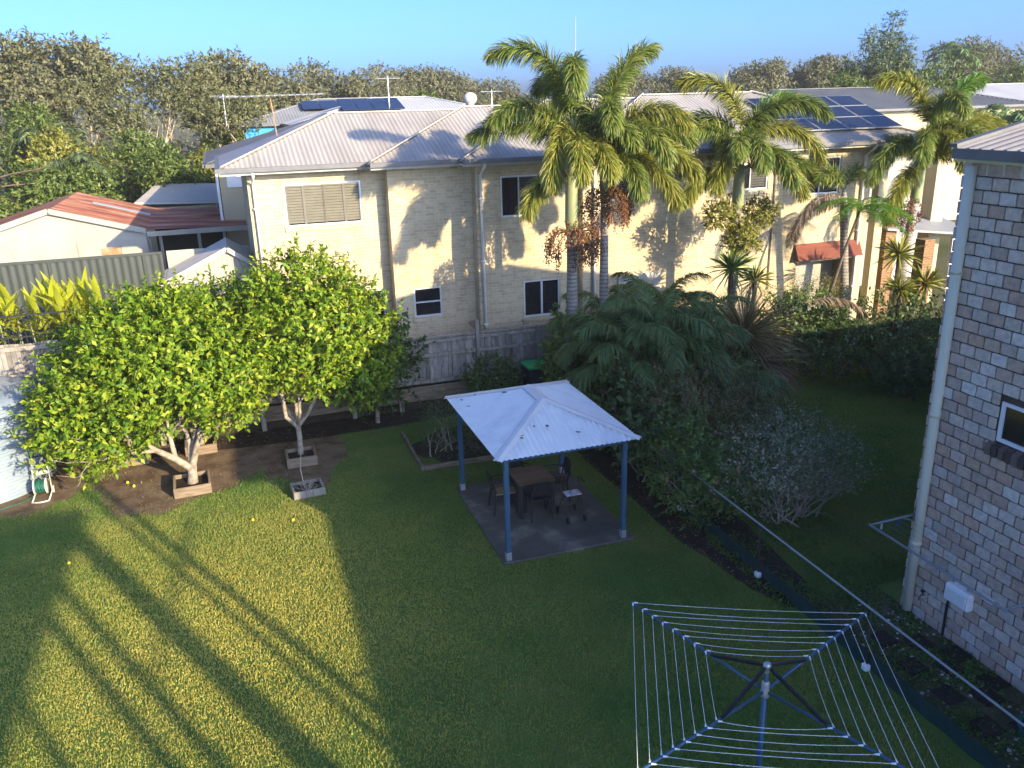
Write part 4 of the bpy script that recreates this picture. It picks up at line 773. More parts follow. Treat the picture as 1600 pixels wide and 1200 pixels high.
MB().cbox(cx - .15, cx + .15, cy + .12, cy + .24, .48, .56, .015).build('tray', 'reel', t)
hz = MB(); a = np.linspace(0, 6.28 * 16, 330); hz.tube([(cx + .09 * math.sin(q * .21), cy + (.125 + .012 * math.sin(q * 1.3)) * math.cos(q), .27 + (.125 + .012 * math.sin(q * 1.3)) * math.sin(q)) for q in a], .011, 5); hz.build('hose', 'hose', t, True)
tag(MB().tube([(-4.66, 18.72, .05), (-4.9, 18.45, .02), (-5.25, 18.25, .02), (-5.7, 18.2, .02), (-6.3, 18.2, .02)], .011, 6).build('trailing_hose', 'hose', None, True), 'hose trailing on the soil along the foot of the water tank', 'hose')

# ================================================================== PLANTER BOXES
def planter(cx, cy, w_, d_, h_, label, rot=0, mt='sleeper', front_only=False):
    t = thing('planter_box', label, 'planter', (cx, cy, 0), 'timber boxes round the citrus trees'); k = .05
    for (x0, x1, y0, y1) in ((-w_, w_, -d_, -d_ + k), (-w_, w_, d_ - k, d_), (-w_, -w_ + k, -d_ + k, d_ - k), (w_ - k, w_, -d_ + k, d_ - k)):
        m = MB(); m.cbox(cx + x0, cx + x1, cy + y0, cy + y1, 0, h_ + .012 * math.sin(x0 * 9 + y0 * 5), .008); m.build('board', mt, t)
    MB().box(cx - w_ + k, cx + w_ - k, cy - d_ + k, cy + d_ - k, 0, h_ * .55).build('soil_fill', 'soil_dark', t)
    t.rotation_euler = (0, 0, R(rot)); return t
planter(-1.47, 17.85, .38, .42, .22, 'weathered timber box round the trunk of the large front lemon tree', 3)
planter(-2.85, 20.05, .40, .38, .22, 'timber box furthest left under the citrus trees', -2)
planter(-1.32, 20.1, .36, .36, .22, 'timber box with grass behind the front lemon tree trunk', 2)
planter(.90, 18.45, .34, .36, .22, 'grey timber box round the trunk of the right citrus tree', 0)
planter(.87, 16.72, .33, .30, .16, 'pale timber box with a dead twiggy plant on the lawn edge', 4, 'old_timber')

# ================================================================== BINS, GARDEN BED
t = thing('wheelie_bin', 'dark wheelie bin with a bright green lid against the timber fence', 'bin', (7.40, 20.25, 0))
m = MB(); m.add([(7.16, 20.02, .06), (7.64, 20.02, .06), (7.64, 20.5, .06), (7.16, 20.5, .06), (7.10, 19.95, .98), (7.70, 19.95, .98), (7.70, 20.62, .98), (7.10, 20.62, .98)], [(0, 3, 2, 1), (4, 5, 6, 7), (0, 1, 5, 4), (1, 2, 6, 5), (2, 3, 7, 6), (3, 0, 4, 7)]); m.build('body', 'bin_dark', t)
MB().cbox(7.07, 7.73, 19.9, 20.64, .985, 1.05, .03).build('lid', 'bin_green', t); MB().tube([(7.12, 20.68, 1.0), (7.68, 20.68, 1.0)], .018, 8).build('handle', 'bin_dark', t)
for x in (7.18, 7.62): MB().tube([(x - .03, 20.55, .1), (x + .03, 20.55, .1)], .1, 14).build('wheel', 'black', t)
t = thing('dark_wheelie_bin', 'dark blue bin beside the green lidded bin', 'bin', (6.6, 20.35, 0))
m = MB(); m.add([(6.40, 20.12, .06), (6.85, 20.12, .06), (6.85, 20.55, .06), (6.40, 20.55, .06), (6.35, 20.05, .86), (6.91, 20.05, .86), (6.91, 20.62, .86), (6.35, 20.62, .86)], [(0, 3, 2, 1), (4, 5, 6, 7), (0, 1, 5, 4), (1, 2, 6, 5), (2, 3, 7, 6), (3, 0, 4, 7)]); m.build('body', 'bin_dark', t)
MB().cbox(6.33, 6.93, 20.0, 20.64, .865, .92, .025).build('lid', 'bin_dark', t)
t = thing('bed_edging', 'low timber edging of the garden bed left of the gazebo', 'edging', (4.2, 17, 0))
MB().cbox(3.38, 3.45, 16.85, 19.1, 0, .11, .01).build('board', 'sleeper', t); MB().cbox(3.45, 5.6, 16.82, 16.89, 0, .11, .01).build('board', 'sleeper', t)

# ================================================================== SHEDS AND FENCE ON THE LEFT
t = thing('dark_steel_fence', 'dark corrugated steel boundary fence in front of the rusty roofed shed', 'fence', (-4, 25.5, .6))
v, f = corr((-14, 25.5, .6), (1, 0, 0), (0, 0, 1), 0, 12.1, lambda a: 0, lambda a: 3.36, .2, .022); link('sheet_panel', mesh_np('sheet_panel', v, f), 'dark_steel', t)
MB().box(-14, -1.9, 25.46, 25.54, 3.96, 4.03).build('top_rail', 'dark_steel', t)
for x in (-12, -9.6, -7.2, -4.8, -2.4): MB().box(x - .03, x + .03, 25.47, 25.53, .6, 3.96).build('post', 'dark_steel', t)
t = thing('small_steel_shed', 'small cream corrugated garden shed against the cream house', 'shed', (-.7, 25, .6))
v, f = corr((-1.85, 24.2, .6), (1, 0, 0), (0, 0, 1), 0, 2.38, lambda a: 0, lambda a: 2.75 + (a / 1.7 * .78 if a < 1.7 else .78 - (a - 1.7) * .75), .12, .012); link('front_wall', mesh_np('front_wall', v, f), 'shed_steel', t)
MB().box(-1.85, -1.83, 24.22, 26.4, .6, 3.38).build('side_wall', 'shed_steel', t); MB().box(-1.85, .5, 26.4, 26.42, .6, 3.9).build('back_wall', 'shed_steel', t)
sl2 = unit(np.array((1.7, 0, .78)))
sheet('roof_sheet', 'roof_cap', t, (-1.98, 26.5, 3.31), (0, -1, 0), sl2, 0, 2.4, lambda a: 0, lambda a: 2.03, .12, .01)
sheet('roof_sheet', 'roof_cap', t, (.56, 24.1, 3.66), (0, 1, 0), unit(np.array((-.7, 0, .5))), 0, 2.4, lambda a: 0, lambda a: .86, .12, .01)
MB().bar((-1.98, 24.09, 3.31), (-.15, 24.09, 4.17), .05, .12).build('barge_board', 'roof_cap', t); MB().bar((-.15, 24.09, 4.17), (.56, 24.09, 3.67), .05, .12).build('barge_board', 'roof_cap', t)
t = thing('rusty_shed', 'old pale sheet walled shed with a rusty red corrugated roof', 'shed', (-4, 33, .6))
MB().prism([(-8.6, 30.0, .6), (-2.62, 30, .6), (-2.62, 30, 4.0), (-5.35, 30, 4.82), (-8.6, 30, 3.84)], (0, .1, 0)).build('gable_wall', 'fibro', t)
for (x0, x1, z0, z1, mt) in ((-6.6, -4.75, 3.0, 3.75, 'fibro'), (-4.72, -3.9, 3.0, 3.9, 'fibro'), (-4.05, -3.45, 2.9, 3.6, 'rust_panel'), (-3.43, -2.66, 2.9, 3.85, 'fibro')): MB().box(x0, x1, 29.97 - .004 * (x0 > -4.1), 29.997, z0, z1).build('wall_sheet', mt, t)
kk = lambda dx, dz: unit(np.array((dx, 0, dz)))
sheet('roof_sheet', 'rust', t, (-5.35, 36.3, 4.93), (0, -1, 0), -kk(-2.75, .8) * 1.0, 0, 6.4, lambda a: 0, lambda a: 2.87, .12, .012)
sheet('roof_sheet', 'rust', t, (-5.35, 29.9, 4.93), (0, 1, 0), kk(-3.6, -1.1), 0, 6.4, lambda a: 0, lambda a: 3.7, .12, .012)
sheet('roof_sheet', 'rust', t, (-2.62, 36.3, 4.125), (0, -1, 0), kk(3.2, -.13), 0, 6.4, lambda a: 0, lambda a: 3.2, .12, .012)
MB().bar((-5.35, 29.86, 4.9), (-2.6, 29.86, 4.09), .04, .17).build('barge_board', 'fibro', t); MB().bar((-5.35, 29.86, 4.9), (-8.9, 29.86, 3.81), .04, .17).build('barge_board', 'fibro', t)
MB().box(-2.58, .58, 29.84, 29.88, 3.90, 4.06).build('fascia', 'fibro', t)
MB().bar((-4.55, 33.8, 4.74), (-2.7, 33.8, 4.19), .45, .012).build('roof_light_strip', 'roof_pale', t)
MB().box(-2.6, .55, 33.5, 33.6, .6, 3.95).build('back_wall', 'dark_steel', t)
for x in (-2.55, -2.2, -1.0): MB().box(x - .05, x + .05, 29.95, 30.05, .6, 3.9).build('post', 'old_timber', t)
for x in (-5.4, -2.6): MB().box(x - .05, x + .05, 36.1, 36.2, .6, 4.0).build('post', 'old_timber', t)
t = thing('flat_roof_garage', 'low garage with a pale flat roof behind the rusty shed', 'garage', (-2, 41, .6))
MB().prism([(-3.75, 39.8, 4.0), (-.3, 39.8, 3.85), (-.2, 44, 4.3), (-3.0, 44, 4.45)], (0, 0, .08)).build('roof', 'roof_cap', t); MB().box(-3.5, -.4, 40, 43.8, .6, 3.8).build('wall', 'cream_render', t)

def hip_house(name, label, x0, x1, y0, y1, ez, pitch, wallm, roofm, gz=.62, rib=.18, cat_='house'):
    t = thing(name, label, cat_, ((x0 + x1) / 2, (y0 + y1) / 2, gz)); s = math.tan(R(pitch)); hw = min(x1 - x0, y1 - y0) / 2 + .4; zt = ez + hw * s
    MB().box(x0, x1, y0, y1, gz, ez).build('wall', wallm, t)
    a0, a1, b0, b1 = x0 - .4, x1 + .4, y0 - .4, y1 + .4; k = math.hypot(1, s); W_, D = a1 - a0, b1 - b0
    for (o, u, v, L) in (((a0, b0, ez), (1, 0, 0), (0, 1, s), W_), ((a1, b1, ez), (-1, 0, 0), (0, -1, s), W_), ((a0, b1, ez), (0, -1, 0), (1, 0, s), D), ((a1, b0, ez), (0, 1, 0), (-1, 0, s), D)):
        sheet('roof_sheet', roofm, t, o, u, v, 0, L, lambda a: 0, lambda a, L=L: max(.01, min(a, L - a, hw)) * k, rib, .018)
    MB().box(a0, a1, b0 - .1, b0, ez - .12, ez).build('gutter', 'gutter', t); MB().box(a0 - .1, a0, b0, b1, ez - .12, ez).build('gutter', 'gutter', t)
    if W_ > D: r = ((a0 + hw, (b0 + b1) / 2, zt + .03), (a1 - hw, (b0 + b1) / 2, zt + .03))
    else: r = (((a0 + a1) / 2, b0 + hw, zt + .03), ((a0 + a1) / 2, b1 - hw, zt + .03))
    MB().bar(r[0], r[1], .22, .04).build('ridge_cap', roofm, t)
    for (p, q) in (((a0, b0), r[0]), ((a1, b0), r[1] if W_ > D else r[0])): MB().bar((p[0], p[1], ez + .03), q, .2, .04).build('hip_cap', roofm, t)
    return t
t = hip_house('dark_roof_house', 'cream walled house with a dark hip roof behind the left end of the long house', -.12, 9, 32, 41, 6.0, 17, 'cream_render', 'roof_dark')
wn = MB().box(.12, .62, 31.95, 31.99, 5.15, 5.6).build('window', 'white', t)
MB().tube([(-.2, 31.9, 5.95), (-.2, 31.9, .62)], .05, 8).build('downpipe', 'white', t)
def panels(t, x, y, z, pitch, nx, ny, w_=1.0, h_=1.65):
    s = np.array((0, math.cos(R(pitch)), math.sin(R(pitch)))); n = np.array((0, -math.sin(R(pitch)), math.cos(R(pitch))))
    for i in range(nx):
        for j in range(ny):
            a = np.array((x + i * (w_ + .03), y, z)) + s * j * (h_ + .03) + n * .1; p = MB(); p.prism([a, a + (w_, 0, 0), a + (w_, 0, 0) + s * h_, a + s * h_], n * .04); p.build('solar_panel', 'solar', t)
t = hip_house('grey_roof_house', 'distant house with grey hip roof and a row of solar panels', 1.5, 15.5, 54, 64, 6.9, 14, 'cream_render', 'roof_grey'); panels(t, 5.3, 55.8, 7.55, 14, 7, 1, 1.1, 2.0)
MB().box(1.6, 3.6, 53.9, 53.95, 6.1, 6.75).build('blue_tarp', 'tarp', t); MB().box(-.9, 1.5, 55, 60, .6, 6.2).build('side_wing', 'cream_render', t); MB().prism([(-1.4, 54.5, 6.2), (1.6, 54.5, 6.8), (1.6, 61, 6.8), (-1.4, 61, 6.2)], (0, 0, .1)).build('side_wing_roof', 'roof_dark', t)
t = hip_house('pale_roof_house', 'distant house with a pale metal hip roof and stacked solar panels', 4.2, 17, 47.5, 57, 6.9, 14, 'cream_render', 'roof_pale'); panels(t, 6.8, 49.0, 7.45, 14, 4, 2, .85, 1.2)
hip_house('far_dark_roof_house', 'distant house with a dark grey roof behind the solar panels on the right', 26, 44, 38, 46, 6.9, 14, 'cream_render', 'roof_dark')
hip_house('white_roof_house', 'distant house with a white metal roof at the right behind the palm', 46, 66, 44, 54, 6.6, 15, 'cream_render', 'roof_pale')
hip_house('grey_ridge_house', 'distant low house with grey ridge left of the aerial among the trees', -6, -1, 50, 56, 4.6, 12, 'fibro', 'roof_pale')
for k, (x, y) in enumerate(((0.6, 52), (9.5, 49.5), (16.4, 52))):
    t = thing('far_antenna', ['small television antenna on the distant grey roof', 'thin antenna above the stacked solar panels', 'small cross shaped antenna on the distant pale roof'][k], 'antenna', (x, y, 7)); z = (8.6, 9.3, 8.5)[k]
    MB().tube([(x, y, 6.9), (x, y, z)], .025, 5).build('mast', 'galv', t); MB().tube([(x - .7, y, z - .1), (x + .7, y, z - .1)], .025, 5).build('boom', 'galv', t)
# ================================================================== VEGETATION
def fobj(name, vf, mat, parent=None): return link(name, mesh_np(name, vf[0], vf[1]), mat, parent)
# ---- citrus trees
def citrus(label, base, trunk, ells, nshoot, seed, mat='l_citrus', fruits=0, L=.125):
    t = thing('citrus_tree', label, 'tree', base, 'citrus trees at the left of the lawn'); g = np.random.default_rng(seed)
    m = MB(); tips = []
    for (pts, rad) in trunk: m.tube([np.array(base) + p for p in pts], rad, 9, cap=False)
    E = np.array(ells)
    for (pts, rad) in trunk:
        p = np.array(base) + pts[-1]; d = np.array(pts[-1], float) - np.array(pts[-2], float)
        for _ in range(3): limb(m, p, unit(d) + g.normal(size=3) * .55 + np.array((0, 0, .3)), .75, rad[-1] * .8, 2, g, tips, .6, .25, 6, 3)
    m.build('trunk', 'bark_pale', t, True)
    vf = crown(ells, nshoot, 9, L, .058 * L / .115, seed, .45, .3, .32, cut=lambda p: p[:, 2] > .45)
    c = fobj('crown', vf, mat, t)
    for i in range(fruits):
        e = E[g.integers(len(E))]; d = unit(g.normal(size=3)); d[1] = -abs(d[1]); d[2] *= .7; p = e[:3] + d * e[3:6] * (.96 + .08 * g.random()); v, f = ico(p, .036, sq=1.15); o = link('lemon', mesh_np('lemon', v, f, True), 'lemon', t)
    return t
citrus('large front lemon tree with pale forked trunk in a timber box', (-1.47, 17.9, 0),
       [([(0, 0, 0), (.03, .02, .25), (.05, .05, .5)], [.13, .105, .095]), ([(.04, .04, .42), (-.25, .0, .72), (-.6, .05, .95), (-.95, .1, 1.3)], [.085, .075, .06, .045]), ([(.05, .05, .45), (.18, .06, .85), (.35, .1, 1.35)], [.08, .068, .05]), ([(-.25, 0, .72), (-.3, .1, 1.2)], [.06, .045]), ([(-.6, .05, .95), (-1.2, -.1, 1.05)], [.05, .035])],
       [(-1.7, 18.0, 2.75, 1.75, 1.45, 1.35), (-2.9, 18.2, 2.15, 1.3, 1.2, 1.1), (-.75, 18.2, 2.5, 1.25, 1.2, 1.15), (-2.0, 18.4, 3.3, 1.2, 1.1, .95), (-2.7, 18.5, 3.55, .5, .5, .5), (-1.2, 18.4, 3.85, .5, .5, .45), (-3.5, 18.6, 1.75, .9, .9, .85), (-3.0, 17.6, 1.5, .8, .6, .65), (-3.7, 17.9, 1.5, .7, .7, .7), (-.5, 17.9, 2.0, .8, .8, .7)], 5200, 11, 'l_citrus', 10)
citrus('left back citrus tree above the water tank', (-2.85, 20.05, 0), [([(0, 0, 0), (.02, .02, .5), (-.1, 0, 1.1)], [.09, .08, .06]), ([(0, 0, .5), (.3, .1, 1.2)], [.06, .045])],
       [(-2.9, 20.1, 2.2, 1.25, 1.1, 1.1), (-2.3, 20.2, 2.8, 1.0, 1.0, .9)], 1700, 12, 'l_citrus', 4)
citrus('middle back citrus tree with upright branches behind the lemon tree', (-1.32, 20.1, 0), [([(0, 0, 0), (.02, 0, .5), (0, .05, 1.3)], [.09, .08, .06]), ([(0, 0, .5), (.25, .05, 1.3)], [.06, .045]), ([(0, 0, .6), (-.25, .05, 1.3)], [.06, .045])],
       [(-1.2, 20.1, 2.8, 1.4, 1.2, 1.2), (-.2, 20.2, 2.9, 1.1, 1.0, 1.15), (-1.6, 20.0, 3.2, 1.0, 1.0, .85)], 1800, 13, 'l_citrus', 6)
citrus('right citrus tree with a forked mossy trunk and sunlit top', (.90, 18.6, 0), [([(0, 0, 0), (.03, 0, .5), (.02, .02, .85)], [.075, .065, .06]), ([(.02, .02, .8), (-.22, .05, 1.05), (-.25, .1, 1.6)], [.055, .05, .04]), ([(.02, .02, .8), (.3, .1, 1.1), (.6, .1, 1.6)], [.05, .045, .035]), ([(.02, .02, .8), (.1, .1, 1.7)], [.05, .035])],
       [(1.35, 18.8, 2.95, 1.35, 1.25, 1.25), (2.2, 19.2, 2.75, 1.25, 1.2, 1.2), (1.4, 19.2, 3.9, 1.15, 1.1, .8), (.6, 19.2, 3.3, .9, 1.0, 1.1), (1.3, 18.6, 2.2, .95, .9, .7), (2.4, 19.0, 1.9, .9, .8, .85), (1.5, 19.3, 4.35, .55, .55, .5)], 3900, 14, 'l_citrus', 10)
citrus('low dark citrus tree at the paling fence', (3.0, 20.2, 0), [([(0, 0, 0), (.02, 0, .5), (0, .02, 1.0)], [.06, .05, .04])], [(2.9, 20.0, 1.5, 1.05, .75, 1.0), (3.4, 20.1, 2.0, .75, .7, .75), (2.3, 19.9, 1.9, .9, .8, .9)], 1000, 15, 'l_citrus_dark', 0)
for k, (x, y) in enumerate(((-2.85, 18.65), (-.3, 15.77), (.46, 15.47), (-3.55, 15.29), (-2.7, 18.4))):
    v, f = ico((x, y, .035), .035, sq=1.1); tag(link('fallen_lemon', mesh_np('fallen_lemon', v, f, True), 'lemon'), ['yellow lemon fallen on the bare soil left of the trunk box', 'fallen lemon on the sunlit grass, left one of two', 'fallen lemon on the sunlit grass, right one of two', 'fallen lemon beside the thin shadows at the left', 'smaller fallen lemon on the soil under the lemon tree'][k], 'lemon', 'fallen lemons')
t = thing('dead_twig_plant', 'small grey dead twiggy plant in the pale timber box', 'plant', (.87, 16.72, .05)); g = np.random.default_rng(31)
for i in range(26):
    m = MB(); tips = []; limb(m, (.87 + .1 * g.normal(), 16.72 + .08 * g.normal(), .08), (g.normal() * .8, g.normal() * .8, .8), .16, .006, 1, g, tips, .8, .1, 4, 3); m.build('twig', 'twig', t)
m = MB(); m.tube([(.82, 16.8, .05), (.78, 16.85, .5), (.84, 16.9, .95)], [.014, .01, .006], 6); m.build('stem', 'twig', t)

# ---- foxtail palms
def frond(name, base, az, e0, droop, L, n, mat, parent, seed, ll=.42, plum=True, wid=.028, rach=.018, sag=.25, start=.14):
    g = np.random.default_rng(seed); K = 18; pts = []; p = np.array(base, float); h = np.array((math.cos(az), math.sin(az), 0)); tang = []
    for i in range(K + 1):
        s = i / K; e = e0 - droop * s ** 1.25; d = h * math.cos(e) + np.array((0, 0, math.sin(e))); pts.append(p.copy()); tang.append(d); p = p + d * L / K
    pts = np.array(pts); tang = np.array(tang)
    m = MB(); m.tube(pts, np.linspace(rach, .004, K + 1), 5, cap=False); rv = np.array(m.v); rf = np.array(m.f)
    s = start + (1 - start) * (np.arange(n) + g.random(n)) / n; fi = s * K; i0 = np.minimum(fi.astype(int), K - 1); fr = (fi - i0)[:, None]
    P = pts[i0] * (1 - fr) + pts[i0 + 1] * fr; T = unit(tang[i0] * (1 - fr) + tang[np.minimum(i0 + 1, K)] * fr)
    side = np.cross(h, (0, 0, 1.0)); upv = np.cross(side, T)
    if plum: phi = g.random(n) * 6.283
    else: phi = np.where(np.arange(n) % 2 == 0, .15, math.pi - .15) + g.normal(size=n) * .12
    rad = np.cos(phi)[:, None] * side + np.sin(phi)[:, None] * upv
    prof = np.clip(np.minimum((s - start) / .2 + .45, (1.06 - s) / .30 + .25), 0, 1)
    D = unit(rad * (.95 if plum else .85) + T * (.55 + .5 * s[:, None]) + g.normal(size=(n, 3)) * .10); l = (ll * prof * (.8 + .35 * g.random(n)))[:, None]
    D2 = unit(D + np.array((0, 0, -sag)) * (1 + .5 * g.random((n, 1)))); D3 = unit(D2 + np.array((0, 0, -sag * 1.6)))
    Wv = unit(np.cross(D, g.normal(size=(n, 3)) * .5 + upv)) * (wid / 2)
    a, b, c, e_ = P, P + D * l * .3, P + D * l * .3 + D2 * l * .4, P + D * l * .3 + D2 * l * .4 + D3 * l * .3
    V = np.stack([a - Wv * .5, a + Wv * .5, b - Wv, b + Wv, c - Wv * .8, c + Wv * .8, e_ - Wv * .1, e_ + Wv * .1], 1).reshape(-1, 3)
    q = np.array([[0, 1, 3, 2], [2, 3, 5, 4], [4, 5, 7, 6]]); F = (np.arange(n)[:, None, None] * 8 + q[None]).reshape(-1, 4)
    return fobj(name, cat([(rv, rf), (V, F)]), mat, parent)
def palm(label, base, top, shaft_len, r, fronds, seed, berries=0, lean=(0, 0), cat_='palm'):
    t = thing('foxtail_palm', label, 'palm', base, 'foxtail palms in front of the cream house'); b = np.array(base, float); H = top - base[2]
    P = lambda f: b + np.array((lean[0] * f, lean[1] * f, H * f)); fs = 1 - shaft_len / H
    m = MB(); n = 14; m.tube([P(fs * i / n) for i in range(n + 1)], [r * (1.25 - .35 * i / n + .02 * math.sin(i * 5)) for i in range(n + 1)], 14); m.build('trunk', 'palm_trunk', t, True)
    m = MB(); sh = [(0, 1.02), (.08, 1.25), (.3, 1.2), (.6, .95), (.85, .62), (1, .4)]; m.tube([P(fs + (1 - fs) * f) for f, _ in sh], [r * k for _, k in sh], 14); m.build('crownshaft', 'crownshaft', t, True)
    for i, (az, e0, dr, L, mt) in enumerate(fronds):
        frond('frond', P(1 - .12 * (i % 3) * (1 - fs) * 2), R(az), R(e0), R(dr), L, int(820 * L / 2.2), mt, t, seed * 50 + i, .48, True, .024, .022, .34, .10)
    g = np.random.default_rng(seed + 900)
    for k in range(berries):
        az = R((200, 330, 260, 30, 120)[k % 5] + 12 * k); h = np.array((math.cos(az), math.sin(az), 0)); p0 = P(fs) + h * r
        m = MB(); bv = []; nb = 0
        for j in range(22):
            d = unit(h * .8 + g.normal(size=3) * .45 + np.array((0, 0, .1))); q1 = p0 + d * .3; q2 = q1 + unit(d + np.array((0, 0, -1.3))) * .33; q3 = q2 + np.array((g.normal() * .05, g.normal() * .05, -.32 - .15 * g.random()))
            m.tube([p0, q1, q2, q3], [.012, .008, .006, .004], 4, cap=False)
            for _ in range(26):
                u = g.random(); c_ = (q1 * (1 - u) + q2 * u if g.random() < .3 else q2 * (1 - u) + q3 * u) + g.normal(size=3) * .035; v, f = ico(c_, .017, sq=1.2); bv.append((v, np.array(f)))
        st = m.build('fruit_stalk', 'dead_leaf', t); stuff(fobj('berries', cat(bv), 'berry', st))
    return t
G, Y, NW = 'l_palm', 'l_palm_y', 'l_palm_new'
palm('tall left foxtail palm with a green crownshaft and brown berry clusters', (7.82, 18.7, 0), 7.35, 2.55, .135,
     [(165, 88, 125, 2.9, G), (175, 38, 75, 2.6, G), (205, 8, 85, 1.9, Y), (250, 80, 155, 2.9, G), (255, 30, 120, 2.2, Y), (300, 82, 150, 2.6, G), (228, -16, 72, 2.1, Y), (190, 62, 110, 2.6, G), (275, 55, 130, 2.4, Y), (95, 65, 110, 2.3, G), (60, 45, 95, 2.2, G)], 1, 3)
palm('second foxtail palm from the left with long drooping fronds', (8.68, 18.7, 0), 7.0, 1.35, .105,
     [(20, 84, 85, 2.8, G), (2, 38, 95, 2.6, Y), (330, 35, 110, 2.6, Y), (345, 8, 85, 2.4, Y), (295, 45, 130, 2.3, G), (60, 50, 100, 2.5, G), (110, 55, 100, 2.3, G), (312, -6, 70, 2.4, 'l_palm_y'), (350, 55, 110, 2.6, G), (250, 60, 130, 2.1, G), (318, 62, 120, 2.5, Y), (275, 20, 100, 2.0, G)], 2, 3)
palm('third foxtail palm with leafy epiphytes on its trunk', (13.22, 19.9, 0), 6.75, 1.9, .13,
     [(150, 86, 115, 2.6, Y), (20, 62, 75, 2.9, NW), (0, 30, 90, 2.7, G), (335, 25, 105, 2.6, Y), (310, 0, 75, 2.2, Y), (200, 18, 80, 2.5, Y), (215, -14, 60, 2.1, Y), (255, 45, 130, 2.3, G), (80, 50, 100, 2.4, G), (130, 40, 95, 2.4, G), (285, 20, 100, 2.2, G), (235, 65, 120, 2.5, G), (330, 58, 110, 2.6, G), (180, 48, 95, 2.5, G)], 3, 0)
palm('right foxtail palm with a leaning trunk beside the block house', (19.05, 20.0, 0), 6.65, 2.0, .13,
     [(165, 84, 110, 2.6, Y), (15, 62, 65, 3.5, NW), (0, 28, 75, 3.3, G), (340, 20, 95, 3.1, Y), (195, 20, 90, 2.9, G), (205, -5, 75, 2.6, Y), (325, -12, 70, 2.7, G), (260, 40, 130, 2.4, Y), (90, 50, 100, 2.4, G), (285, 18, 100, 2.5, G), (225, 38, 110, 2.6, G), (310, 55, 115, 2.8, Y), (250, 66, 125, 2.6, G), (355, 45, 90, 3.1, Y)], 4, 1, lean=(.5, 0))
# epiphytes on the third palm
t = thing('epiphyte_ferns', 'leafy epiphyte clumps tied round the third palm trunk', 'fern', (13.2, 19.8, 3.9))
for (c, rr, n, mt, sd) in (((12.6, 19.75, 4.75), .42, 330, 'l_olive', 1), ((13.85, 19.8, 4.7), .42, 330, 'l_olive', 2), ((13.2, 19.6, 4.1), .48, 480, 'l_olive', 3)): fobj('clump', crown([(*c, rr, rr, rr * .9)], n, 8, .11, .035, sd, .3, .6, .2), mt, t)
# dying palm
t = thing('dying_palm', 'thin ringed palm trunk with a grey dead frond hanging beside it', 'palm', (17.25, 20, 0))
MB().tube([(17.28, 20, 0), (17.2, 20, 2), (16.85, 20, 4.6), (16.8, 20, 5.2)], [.15, .13, .11, .06], 12).build('trunk', 'palm_trunk', t, True)
frond('dead_frond', (16.8, 19.9, 4.9), R(190), R(20), R(118), 2.6, 420, 'l_palm_dead', t, 71, .3, True, .02, .03, .9, .08); frond('dead_frond', (16.8, 19.9, 4.8), R(165), R(0), R(88), 2.2, 360, 'l_palm_dead', t, 72, .28, True, .02, .03, .9, .08)
for i, a in enumerate((30, 110, 200)): frond('frond', (16.8, 20, 5.1), R(a), R(55), R(90), 1.6, 200, 'l_palm', t, 75 + i)
# feathery young tree
def feather(parent, base, az, e0, droop, L, seed):
    g = np.random.default_rng(seed); K = 14; p = np.array(base, float); h = np.array((math.cos(az), math.sin(az), 0)); side = np.cross(h, (0, 0, 1.0)); m = MB(); pts = []; V = []
    for i in range(K + 1):
        e = e0 - droop * i / K; d = h * math.cos(e) + np.array((0, 0, math.sin(e))); pts.append(p.copy()); p = p + d * L / K
    m.tube(pts, np.linspace(.012, .003, K + 1), 4, cap=False); ps = []; dd = []; nn = []; Ls = []
    for i in range(2, K + 1):
        for half in (0, .5):
            for s in (-1, 1):
                q = pts[i] if not half else (pts[i] + pts[i - 1]) / 2; pl = .34 * math.sin(math.pi * min(1, .22 + .72 * i / K)) + .05; d = unit(side * s + (pts[i] - pts[i - 1]) / (L / K) * .45 + np.array((0, 0, -.2)) + g.normal(size=3) * .06); n = int(pl / .02)
                for k in range(n):
                    for ss in (-1, 1):
                        u = k / n; c = q + d * pl * u + np.array((0, 0, -.25 * pl * u * u)); ps.append(c); w_ = np.cross(d, (0, 0, 1)) * ss; dd.append(w_ + d * .4 + np.array((0, 0, -.1))); nn.append((g.normal() * .3, g.normal() * .3, 1)); Ls.append(.062 * (1 - .5 * u))
    vf = leaves(np.array(ps), np.array(dd), np.array(nn, float), np.array(Ls), np.array(Ls) * .42, .05)
    return fobj('frond', cat([(np.array(m.v), np.array(m.f)), vf]), 'l_fern', parent)
t = thing('feathery_sapling', 'slender leaning sapling with bright green feathery leaves before the porch', 'tree', (16.0, 19.4, 0))
MB().tube([(15.95, 19.4, 0), (16.1, 19.4, 2.1), (16.45, 19.4, 3.3), (17.0, 19.4, 4.9)], [.07, .055, .045, .03], 8).build('trunk', 'bark_dark', t, True)
for i, (a, e, d, L) in enumerate(((180, 25, 60, 1.6), (200, 10, 50, 1.5), (0, 22, 60, 1.6), (340, 12, 60, 1.6), (300, 20, 75, 1.5), (270, 25, 80, 1.3), (250, 15, 60, 1.4), (30, 35, 60, 1.5), (120, 35, 60, 1.3), (320, 0, 55, 1.4), (80, 40, 60, 1.2))): feather(t, (17.0, 19.4, 4.85 - .03 * i), R(a), R(e), R(d), L, 300 + i)

